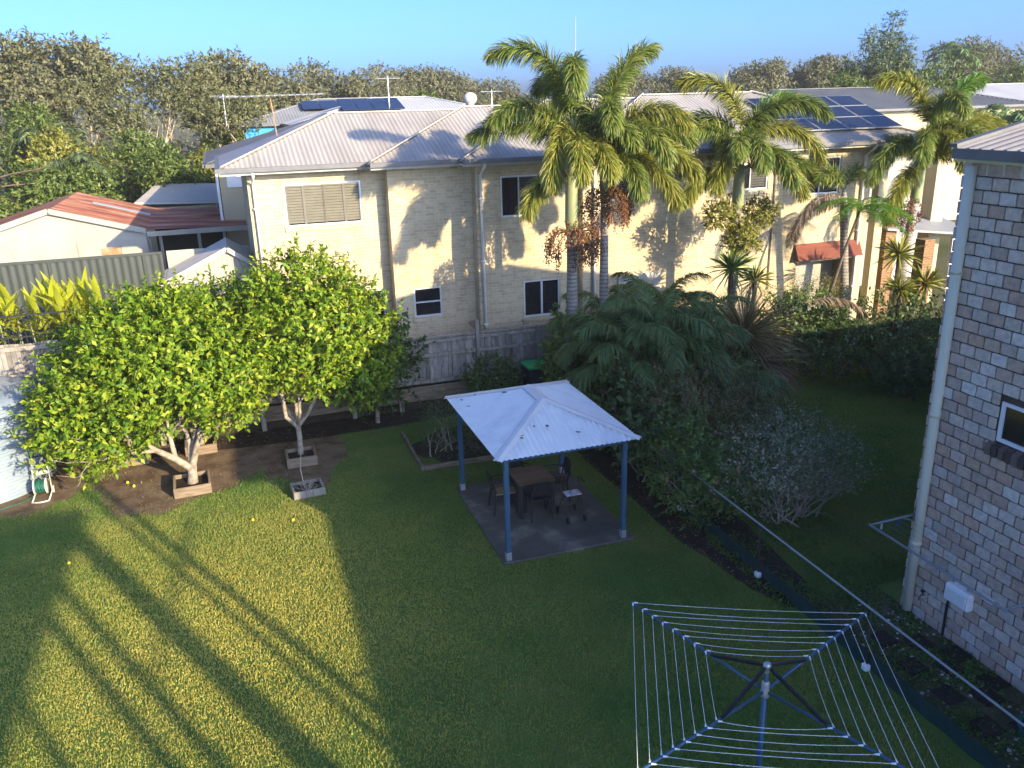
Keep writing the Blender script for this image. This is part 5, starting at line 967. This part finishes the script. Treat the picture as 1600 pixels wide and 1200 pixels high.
# ---- shrubs on the right
def shrub(name, label, base, ells, n, per, L, W, mat, seed, shoot=.25, stems=5, shell=.35, up=.3, catg='shrub', stem_mat='twig', grp='shrubs along the chain wire fence', sl=.6):
    t = thing(name, label, catg, base, grp); g = np.random.default_rng(seed); m = MB(); tips = []
    for i in range(stems):
        e = ells[i % len(ells)]; limb(m, (base[0] + g.normal() * .15, base[1] + g.normal() * .15, base[2]), (e[0] - base[0] + g.normal() * .3, e[1] - base[1] + g.normal() * .3, e[2] - base[2] + .3), max(.25, e[2] * sl), .022, 2, g, tips, .5, .2, 5, 4)
    m.build('stems', stem_mat, t, True); fobj('crown', crown(ells, n, per, L, W, seed, shell, up, shoot), mat, t); return t
def flowers(parent, ells, n, mat, name, seed, r=.03):
    g = np.random.default_rng(seed); E = np.array(ells); parts = []
    for i in range(n):
        e = E[g.integers(len(E))]; d = unit(g.normal(size=3) + np.array((-.3, -.6, .3))); p = e[:3] + d * e[3:6] * 1.0; k = 5; a = np.arange(k) * 6.283 / k
        u = unit(np.cross(d, (0.1, .2, 1))); w_ = np.cross(d, u); D = np.cos(a)[:, None] * u + np.sin(a)[:, None] * w_ + d * .5; parts.append(leaves(np.repeat(p[None], k, 0), D, np.repeat(d[None], k, 0), np.full(k, r * 1.3), np.full(k, r * 1.3)))
    stuff(fobj(name, cat(parts), mat, parent))
E1 = [(7.75, 12.7, .95, .8, .9, .85), (8.1, 13.5, 1.1, .85, .95, .95), (8.4, 12.5, .8, .8, .75, .8)]
t = shrub('camellia_bush', 'dark green bush with pink flowers beside the gazebo slab', (8.0, 12.9, 0), E1, 1500, 9, .075, .036, 'l_mid', 41); flowers(t, E1, 26, 'pink', 'flowers', 42)
g = np.random.default_rng(43); P = np.stack([7.3 + .5 * g.normal(size=150), 11.9 + 1.0 * g.normal(size=150), np.full(150, .045)], 1); stuff(tag(fobj('fallen_petals', leaves(P, g.normal(size=(150, 3)) * (1, 1, .1), np.tile((0, 0, 1.0), (150, 1)), np.full(150, .035), np.full(150, .03)), 'pink'), 'pink petals fallen on the soil under the flowering bush', 'petals'))
E2 = [(9.2, 12.3, 1.25, 1.0, .9, .6), (10.0, 12.6, 1.3, 1.0, .9, .6), (8.8, 12.0, .95, .8, .8, .55), (10.6, 12.1, .95, .75, .7, .5), (9.6, 11.9, 1.0, .8, .6, .5)]
t = thing('grey_twiggy_bush', 'open grey bush of many bare stems with small pale leaves', 'shrub', (9.55, 12.1, 0), 'shrubs along the chain wire fence'); g = np.random.default_rng(44); m = MB(); tips = []
for i in range(26): a = g.random() * 6.28; limb(m, (9.55 + .22 * g.normal(), 12.05 + .2 * g.normal(), 0), (math.cos(a) * .75, math.sin(a) * .6, .8), .66, .018, 2, g, tips, .42, .22, 5, 4, wob=.2)
m.build('stems', 'twig', t, True); fobj('crown', crown(E2, 2300, 7, .062, .03, 44, .45, .3, .25), 'l_grey', t)
E3 = [(8.6, 14.7, 1.45, 1.0, .9, .85), (9.6, 14.9, 1.35, 1.1, 1.0, .8), (8.3, 15.6, 1.7, .8, .8, .8), (10.3, 14.4, 1.1, 1.0, .8, .7), (9.3, 13.6, 1.1, .8, .7, .7)]
shrub('dry_vine_bush', 'brownish tangled dry vine bush in the middle of the shrubs', (8.9, 14.9, 0), E3, 2300, 8, .055, .026, 'l_brown', 46, .3, 12)
E4 = [(7.75, 14.5, 1.0, .7, .75, .95), (7.7, 15.4, 1.15, .7, .75, 1.0), (7.8, 16.3, 1.2, .6, .7, 1.0)]
shrub('broad_leaf_bush', 'broad leaved dark green bush against the far side of the gazebo', (7.9, 14.8, 0), E4, 620, 7, .15, .09, 'l_dark', 47)
E6 = [(7.75, 18.9, 1.5, .6, .7, 1.1), (8.2, 19.6, 1.3, .7, .7, 1.0), (7.7, 18.0, 1.1, .6, .8, 1.0), (8.0, 17.3, .9, .6, .8, .9), (7.75, 18.8, 2.3, .45, .5, .6)]
shrub('climbing_leafy_bush', 'green leafy climber bush at the end of the paling fence', (7.9, 18.6, 0), E6, 1250, 8, .13, .07, 'l_mid', 48)
def weeping(label, base, H, n, seed, L=2.0, mat='l_weep', ll=.5):
    t = thing('weeping_palm', label, 'palm', base, 'low palms among the shrubs'); g = np.random.default_rng(seed)
    for k in range(3): MB().tube([(base[0] + .12 * g.normal(), base[1] + .12 * g.normal(), 0), (base[0] + .1 * g.normal(), base[1] + .1 * g.normal(), H)], [.05, .03], 8).build('stem', 'crownshaft', t, True)
    for i in range(n):
        a = i * 2.4 + g.random() * .5; e0 = R(35 + 50 * (i / n)); frond('frond', (base[0], base[1], H * (.75 + .25 * i / n)), a, e0, R(95 + 30 * g.random()), L * (.85 + .3 * g.random()), 230, mat, t, seed * 40 + i, ll, False, .022, .013, .55, .18)
weeping('low weeping palm nearest the gazebo roof corner', (8.35, 16.6, 0), 2.1, 18, 51, 1.9)
weeping('tall weeping palm in the middle of the shrubs', (9.3, 17.1, 0), 2.3, 20, 52, 2.2)
weeping('weeping palm beside the spiky dead clump', (10.3, 17.3, 0), 2.1, 18, 53, 2.1)
weeping('weeping palm at the foot of the second foxtail palm', (8.9, 18.4, 0), 2.2, 17, 54, 1.9)
weeping('weeping palm behind the shrubs near the white side door', (10.6, 19.2, 0), 2.3, 14, 55, 1.8)
weeping('yellowing weeping palm on the right of the dry bush', (11.0, 16.2, 0), 1.0, 12, 56, 1.5, 'l_weep')
E9 = [(8.9, 16.0, 1.0, 1.0, .9, .95), (10.2, 15.9, .95, 1.0, .9, .85), (11.2, 17.2, .9, 1.0, .8, .85), (10.9, 15.2, .75, .8, .7, .65)]
shrub('leafy_filler_bush', 'mid green leafy bush between the dry vine and the weeping palms', (10.0, 16.0, 0), E9, 1700, 8, .10, .05, 'l_mid', 57, .3, 8)
# spiky clump
def spiky(name, label, c, n, L, mat, seed, up=.5, wd=.03, grp=None):
    t = thing(name, label, 'plant', c, grp); g = np.random.default_rng(seed); d = unit(g.normal(size=(n, 3)) * (1, 1, .75) + np.array((0, 0, up))); l = L * (.6 + .5 * g.random(n)); p = np.tile(np.array(c, float), (n, 1)) + d * .06
    s = unit(np.cross(d, g.normal(size=(n, 3)))) * wd / 2; q = p + d * l[:, None] * .6 + np.array((0, 0, -.02)); e = p + d * l[:, None] + np.array((0, 0, -1)) * (l * .13)[:, None]
    V = np.stack([p - s * .7, p + s * .7, q - s, q + s, e - s * .1, e + s * .1], 1).reshape(-1, 3); F = (np.arange(n)[:, None, None] * 6 + np.array([[0, 1, 3, 2], [2, 3, 5, 4]])[None]).reshape(-1, 4); fobj('leaves', (V, F), mat, t); 
    if c[2] > .5: MB().tube([(c[0], c[1], 0), (c[0] + .05, c[1], c[2] * .5), c], [.09, .075, .06], 8).build('trunk', 'bark_dark', t, True)
    return t
spiky('spiky_grass_tree', 'large spiky clump with long dry radiating leaves behind the shrubs', (12.6, 18.3, 1.75), 520, 1.75, 'l_brown', 61, .25, .028)
spiky('grass_tree_skirt', 'lower brown skirt of dead spikes beside the dark hollow', (12.9, 18.0, 1.1), 360, 1.5, 'l_palm_dead', 62, -.35, .024)
spiky('dracaena_plant', 'tufted narrow leaved plant in sun below the third palm', (12.75, 19.3, 3.35), 130, .75, 'l_mid', 63, .35, .04); spiky('narrow_leaf_plant', 'second narrow leaved tuft just right of the sunlit one', (13.45, 19.2, 3.0), 90, .6, 'l_olive', 64, .35, .04)
spiky('sunlit_dracaena', 'yellow green spiky plant in sun before the porch pillars', (18.3, 19.2, 3.3), 150, .75, 'l_olive', 65, .4, .045); spiky('low_dracaena', 'lower yellow green spiky plant right of the porch', (19.2, 19.0, 2.4), 120, .7, 'l_olive', 66, .4, .045); spiky('low_spiky_plant', 'spiky plant low in the hedge under the palm', (18.0, 18.7, 2.4), 120, .6, 'l_olive', 67, .4, .045)
# dark hedge
hd = [((14.6, 18.9, 1.3), (1.2, .9, 1.2)), ((16.0, 18.6, 1.2), (1.3, 1.0, 1.2)), ((17.4, 18.2, 1.2), (1.2, 1.0, 1.25)), ((18.8, 17.8, 1.1), (1.2, 1.1, 1.2)), ((15.3, 19.4, 1.8), (1.3, .8, .7)), ((17.8, 16.6, 1.0), (1.0, .9, 1.1)), ((16.6, 16.9, .7), (.8, .7, .75)), ((17.2, 15.2, .9), (.9, .9, 1.0)), ((20.2, 17.6, 1.2), (1.2, 1.1, 1.3))]
hl = ['dark hedge shrub at the left end behind the grass patch', 'second dark hedge shrub under the red awning', 'third dark hedge shrub below the feathery sapling', 'tall dark hedge shrub below the right palm', 'upper leafy shrub catching sun under the carport opening', 'dark shrub near the corner of the block house', 'low dark shrub at the back of the shaded grass', 'dark shrub hidden behind the downpipe of the block house', 'last dark hedge shrub behind the block house']
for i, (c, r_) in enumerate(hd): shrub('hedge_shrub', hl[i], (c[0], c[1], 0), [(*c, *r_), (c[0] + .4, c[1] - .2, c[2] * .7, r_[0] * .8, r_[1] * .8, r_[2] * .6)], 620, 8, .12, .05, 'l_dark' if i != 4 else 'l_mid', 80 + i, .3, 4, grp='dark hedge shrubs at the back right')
t = thing('dead_hanging_frond', 'brown dead palm frond hanging over the dark hedge', 'frond', (15.0, 17.9, 2.4)); frond('leaflets', (14.3, 18.1, 2.5), R(-15), R(15), R(70), 1.9, 220, 'l_palm_dead', t, 95, .4, False, .03, .02, .7, .1)
for k, (x, y, s) in enumerate(((15.4, 19.8, 1), (14.6, 19.8, 2), (16.0, 19.7, 3))):
    t = thing('flowering_twigs', ['thin twigs with tiny leaves in sun against the cream wall, middle', 'thin leafy twigs in sun left of the red awning', 'thin leafy twigs in front of the carport opening'][k], 'plant', (x, y, .5)); g = np.random.default_rng(100 + k); m = MB(); tips = []
    for i in range(7): limb(m, (x + .2 * g.normal(), y, 1.5), (g.normal() * .4, g.normal() * .2, 1), .6, .009, 2, g, tips, .4, .4, 4, 4)
    m.build('twigs', 'twig', t); P = np.repeat(np.array([p for p, d in tips]), 7, 0) + g.normal(size=(len(tips) * 7, 3)) * .1; n = len(P); fobj('leaves', leaves(P, g.normal(size=(n, 3)), g.normal(size=(n, 3)) + (0, 0, 1), np.full(n, .05), np.full(n, .028)), 'l_olive', t)
# garden bed left of the gazebo, bush at the fence
E7 = [(4.1, 17.9, .55, .5, .7, .55), (4.6, 17.4, .4, .7, .5, .4), (4.3, 18.4, .7, .5, .5, .6)]
shrub('rosemary_bush', 'dark fine leaved bush in the garden bed behind the gazebo', (4.2, 17.8, 0), E7, 900, 9, .05, .014, 'l_dark', 121, .25, 6, grp='bushes behind the gazebo')
E8 = [(6.0, 19.9, .95, .7, .55, .6), (6.4, 20.0, .75, .5, .5, .5), (5.6, 19.9, .7, .45, .45, .45)]
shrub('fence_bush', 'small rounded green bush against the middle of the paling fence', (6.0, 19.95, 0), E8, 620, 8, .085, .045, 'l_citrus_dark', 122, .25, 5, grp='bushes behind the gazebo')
# golden large leaved plants over the left fence
t = thing('golden_leaf_plant', 'clump of large upright yellow green leaves above the left fence', 'plant', (-4.6, 21.9, .62)); g = np.random.default_rng(130); lm = []
for k in range(4):
    K = 7; V = []; L, W_ = .75, .15
    for i in range(K + 1): u = i / K; w_ = W_ * math.sin(math.pi * (0.08 + .92 * u) ** .8) * .5 + .004; y = L * u; z = -.28 * L * u * u * (.4 + .3 * k); V += [(-w_, y, z + .25 * w_), (0, y, z), (w_, y, z + .25 * w_)]
    F = [f for i in range(K) for f in ((i * 3, i * 3 + 1, i * 3 + 4, i * 3 + 3), (i * 3 + 1, i * 3 + 2, i * 3 + 5, i * 3 + 4))]; q = mesh_np('leaf', np.array(V), F, True); q.materials.append(M['l_yellow']); lm.append(q)
for s in range(40):
    x = g.uniform(-7.2, -3.0); y = 21.9 + .35 * g.normal(); H = (2.5 if x > -5.6 else 2.7) + .5 * g.random() - (.25 if x > -4 else 0)
    MB().tube([(x, y, .62), (x + .1 * g.normal(), y, .62 + H)], [.03, .018], 6).build('stem', 'crownshaft', t)
    for j in range(10):
        o = bpy.data.objects.new('leaf', lm[g.integers(4)]); C.objects.link(o); o.parent = t; a = j * 2.4 + g.random(); e = R(20 + 60 * j / 10 + 8 * g.normal())
        o.location = (x + 4.6 + .03 * g.normal(), y - 21.9, H - .55 + .08 * j); o.rotation_euler = (e, 0, a); o.scale = (1, .75 + .4 * g.random(), 1)
# weeds and tufts by the side path
g = np.random.default_rng(140); n = 4200; c = np.stack([g.uniform(8.0, 9.4, 60), g.uniform(4.9, 9.6, 60)], 1); k = g.integers(60, size=n); P = np.concatenate([c[k] + g.normal(size=(n, 2)) * .12, np.full((n, 1), .01)], 1); P = P[(P[:, 0] > 7.95) & (P[:, 0] < 9.38)]; n = len(P)
stuff(tag(fobj('path_weeds', leaves(P, g.normal(size=(n, 3)) * (1, 1, .2) + (0, 0, .7), g.normal(size=(n, 3)) + (0, 0, 1), .05 + .06 * g.random(n), np.full(n, .022)), 'weed'), 'low green weeds growing between the stepping stones', 'weeds'))
g = np.random.default_rng(141); n = 5200; P = np.stack([g.uniform(7.6, 10.2, n), g.uniform(9.4, 13.2, n), np.full(n, .01)], 1); P = P[np.sin(P[:, 0] * 5) + np.sin(P[:, 1] * 4) + g.normal(size=n) * .5 > -.2]; n = len(P)
stuff(tag(fobj('fence_weeds', leaves(P, g.normal(size=(n, 3)) * (1, 1, .2) + (0, 0, .7), g.normal(size=(n, 3)) + (0, 0, 1), .05 + .07 * g.random(n), np.full(n, .024)), 'weed'), 'low leafy ground cover along the foot of the wire fence', 'weeds'))
g = np.random.default_rng(142); n = 420; P = np.stack([g.uniform(-3.6, 1.6, n), g.uniform(16.2, 20.6, n), np.full(n, .03)], 1); stuff(tag(fobj('leaf_litter', leaves(P, g.normal(size=(n, 3)) * (1, 1, .12), np.tile((0, 0, 1.0), (n, 1)), .05 + .03 * g.random(n), np.full(n, .028)), 'l_palm_dead'), 'dry fallen leaves scattered under the citrus trees', 'leaf litter'))

# ================================================================== BACKGROUND TREES
def bgtree(name, label, x, y, H, w_, seed, mat, leaf=.28, n=900, trunkm='bark_gum', style='gum', catg='tree', base=.62, low=.35):
    t = thing(name, label, catg, (x, y, base), 'trees beyond the houses'); g = np.random.default_rng(seed); m = MB(); tips = []
    if style == 'gum':
        for i in range(int(2 + g.integers(3))): limb(m, (x + .2 * g.normal(), y + .2 * g.normal(), base), (g.normal() * .45, g.normal() * .3, 1.2), H * .36, .02 * H, 3, g, tips, .45, .35, 6, 4, (2, 3), .68)
        ells = []
        for (p, d) in tips:
            if abs(p[0] - x) > w_ * .62 or p[2] < base + H * low: continue
            s = H * (.085 + .05 * g.random()); ells.append((p[0], p[1], min(p[2], base + H - s * .6), s * 1.25, s * 1.25, s * .75))
        if len(ells) > 48: ells = [ells[i] for i in g.choice(len(ells), 48, replace=False)]
        for i in range(10): a = (i + .5) / 10 * 2 - 1; s = H * .10; ells.append((x + a * w_ * .45, y + g.normal() * w_ * .2, base + H - s * .7 - abs(a) ** 2 * H * .22 + g.normal() * H * .02, s * 1.3, s * 1.3, s * .8))
    else:
        ells = []
        MB; limb(m, (x, y, base), (0, 0, 1), H * .4, .02 * H, 2, g, tips, .5, .3, 6, 4)
        for i in range(16):
            a = g.random() * 6.28; rr = w_ * .40 * math.sqrt(g.random()); z = base + H * (.18 + .66 * g.random()); taper = 1 - .55 * max(0, (z - base) / H - .45); s = w_ * (.16 + .09 * g.random()); ells.append((x + rr * math.cos(a) * taper, y + rr * math.sin(a) * taper, z, s * 1.1, s * 1.1, s))
        s = w_ * .2; ells.append((x, y, base + H - s * .8, s * 1.3, s * 1.3, s * .9))
    m.build('trunk', trunkm, t, True); fobj('crown', crown(ells, n, 6, leaf, leaf * .42, seed, .3, .2, leaf * 1.2), mat, t); return t
bt = [('gum_tree', 'tall grey green gum tree at the far left skyline', -12.3, 70, 12.6, 7.5, 'l_gum_far', 'gum'), ('gum_tree', 'dark rounded gum tree right of the tallest left gum', -8.0, 66, 11.7, 6.5, 'l_gum_far', 'gum'),
      ('pale_gum_tree', 'gum tree with many pale bare branches, left one of two', -4.6, 56, 10.3, 6.5, 'l_gum', 'gum'), ('pale_gum_tree', 'gum tree with pale spreading branches, right one of two', -1.2, 55, 10.1, 5.5, 'l_gum', 'gum'),
      ('gum_tree', 'dark gum tree left of the antenna mast', 1.2, 64, 10.8, 6, 'l_gum_far', 'gum'), ('gum_tree', 'far gum tree above the dark roofed house', 4.8, 82, 10.4, 7, 'l_gum_far', 'gum'), ('gum_tree', 'far rounded gum tree above the grey distant roof', 9.5, 88, 10.9, 9, 'l_gum_far', 'gum'),
      ('gum_tree', 'far gum left of the wooded skyline above the pale roof', 20.5, 112, 11.8, 9, 'l_gum_far', 'gum'), ('gum_tree', 'far gum in the middle of the skyline above the pale roof', 25.8, 116, 11.9, 10, 'l_gum_far', 'gum'), ('gum_tree', 'far gum lowering to the right above the pale roof', 31.5, 118, 10.8, 10, 'l_gum_far', 'gum'), ('gum_tree', 'far low gum just left of the first palm crown', 37.5, 120, 10.2, 10, 'l_gum_far', 'gum'),
      ('gum_tree', 'far hazy tree between the second and third palms', 52, 105, 11.2, 9, 'l_gum_far', 'gum'), ('gum_tree', 'far tree just left of the third palm', 59, 105, 10.6, 9, 'l_gum_far', 'gum'), ('gum_tree', 'far dark tree showing right above the third palm', 63.5, 92, 11.2, 8, 'l_gum_far', 'gum'), ('gum_tree', 'far rounded tree right of the third palm', 73, 92, 11.4, 7, 'l_gum_far', 'gum'),
      ('rounded_gum_tree', 'tall rounded tree at the right skyline', 94, 90, 13.3, 10, 'l_gum_far', 'gum'), ('gum_tree', 'tree at the extreme right edge of the skyline', 104, 90, 12.6, 9, 'l_gum_far', 'gum'),
      ('olive_tree', 'yellow green tree filling the left edge of the picture', -10.6, 41, 9.6, 4.6, 'l_olive', 'bush'), ('leafy_tree', 'dark leafy tree left of the pale branched gums', -9.2, 52, 7.6, 5, 'l_bush', 'bush'), ('leafy_tree', 'dense green tree behind the rusty shed roof ridge', -6.6, 43, 4.9, 4.6, 'l_bush', 'bush'), ('leafy_tree', 'dense dark tree behind the right part of the rusty roof', -2.6, 45, 5.6, 4.6, 'l_bush', 'bush'),
      ('leafy_tree', 'olive green tree beside the flat roofed garage', -.6, 47, 5.2, 3.4, 'l_olive', 'bush'), ('leafy_tree', 'mid green tree left of the dark roofed house', .9, 55, 6.6, 3.8, 'l_bush', 'bush'), ('leafy_tree', 'low green tree at the left behind the dark steel fence', -9.6, 37, 4.2, 4.4, 'l_bush', 'bush'), ('leafy_tree', 'green tree between the olive tree and the gums', -7.6, 48, 6.4, 4, 'l_olive', 'bush'), ('leafy_tree', 'shaded leafy tree against the pale branched gums', -4.2, 50, 6.2, 4.5, 'l_bush', 'bush'),
      ('leafy_tree', 'green tree left of the bamboo', 46, 56, 8.6, 5, 'l_bush', 'bush'), ('leafy_tree', 'dark tree under the distant right palm', 62, 62, 9.4, 9, 'l_bush', 'bush'), ('leafy_tree', 'dark tree right of the bamboo above the dark roof', 54, 60, 8.8, 7, 'l_bush', 'bush'), ('leafy_tree', 'small round tree above the pale distant roof', 17.5, 75, 8.0, 5, 'l_bush', 'bush'), ('leafy_tree', 'tree behind the white roof at the right edge', 84, 75, 9.6, 9, 'l_bush', 'bush')]
for i, (nm, lb, x, y, H, w_, mt, stl) in enumerate(bt): bgtree(nm, lb, x, y, H, w_, 200 + i, mt, (.20 if y < 60 else .32), (2600 if mt == 'l_gum' else 5200) if y < 60 else 5200, 'bark_gum' if mt == 'l_gum' else ('bark_dark' if stl != 'gum' else 'bark_gum'), stl, low=.62 if mt == 'l_gum' else .4)
t = thing('bamboo_clump', 'tall feathery bamboo clump on the right skyline', 'bamboo', (53, 60, .62), 'trees beyond the houses'); g = np.random.default_rng(260)
for i in range(10):
    x = 49.5 + i * .8 + .2 * g.normal(); y = 60 + g.normal() * .8; H = 9.2 + 3.6 * math.exp(-((i - 4.6) / 3.2) ** 2) + .5 * g.normal(); lx = .6 * g.normal(); MB().tube([(x, y, .6), (x + lx * .3, y, H * .6), (x + lx, y, H)], [.06, .05, .02], 6).build('cane', 'crownshaft', t); ells = [(x + lx * u * u, y, .6 + (H - .6) * u, .75 * (1.15 - .8 * (u - .4)), .75, .9) for u in (.35, .45, .55, .65, .75, .85, .95)]; fobj('foliage', crown(ells, 900, 6, .32, .085, 260 + i, .1, -.2, .5), 'l_bamboo', t)
def farpalm(label, x, y, H, L, n, seed, mat='l_weep'):
    t = thing('far_palm', label, 'palm', (x, y, .62), 'palms beyond the houses'); MB().tube([(x, y, .6), (x + .1, y, H)], [.16, .12], 8).build('trunk', 'palm_trunk', t, True)
    for i in range(n): frond('frond', (x + .1, y, H), i * 2.4, R(25 + 55 * i / n), R(105), L, 90, mat, t, seed * 30 + i, .7, False, .07, .03, .5, .12)
farpalm('distant feather palm on the right skyline', 66.5, 66, 10.3, 3.2, 13, 1); farpalm('distant palm at the left among the trees', -8.3, 50, 6.2, 2.2, 12, 2, 'l_bamboo'); farpalm('lower distant palm left beside the gum trunks', -7.0, 47, 5.0, 2.0, 12, 3, 'l_bamboo'); farpalm('palm behind the gutter of the block house', 36, 32, 5.9, 2.2, 12, 4); 
g = np.random.default_rng(270); ells = []
for i in range(170): x = -160 + i * 3.3 + g.normal(); yy = 190 + 30 * g.random(); ells.append((x, yy, 3 + 3.2 * g.random(), 3.5, 3.5, 3.4))
for i in range(60): x = -40 + i * 1.1; ells.append((-40 + i * .8 + g.normal(), 100 + 10 * g.random(), 3.2 + g.random() * 1.5, 2.5, 2.5, 2.6))
stuff(tag(fobj('distant_wood', crown(ells, 7500, 6, .75, .4, 270, .3, .2, 1.2), 'l_gum_far'), 'far band of trees along the horizon', 'woodland'))

# ================================================================== AIR
hm = bpy.data.materials.new('haze'); hm.use_nodes = True; hn = hm.node_tree; hn.nodes.remove(hn.nodes['Principled BSDF'])
pv = hn.nodes.new('ShaderNodeVolumePrincipled'); pv.inputs['Color'].default_value = (0.9, 0.92, 0.95, 1); pv.inputs['Density'].default_value = 0.0004; pv.inputs['Anisotropy'].default_value = 0.0
hn.links.new(pv.outputs[0], hn.nodes['Material Output'].inputs['Volume'])
stuff(tag(MB().box(-450, 450, -70, 300, -1.0, 16.0).build('haze', hm), 'thin pale haze over the neighbourhood', 'haze'))
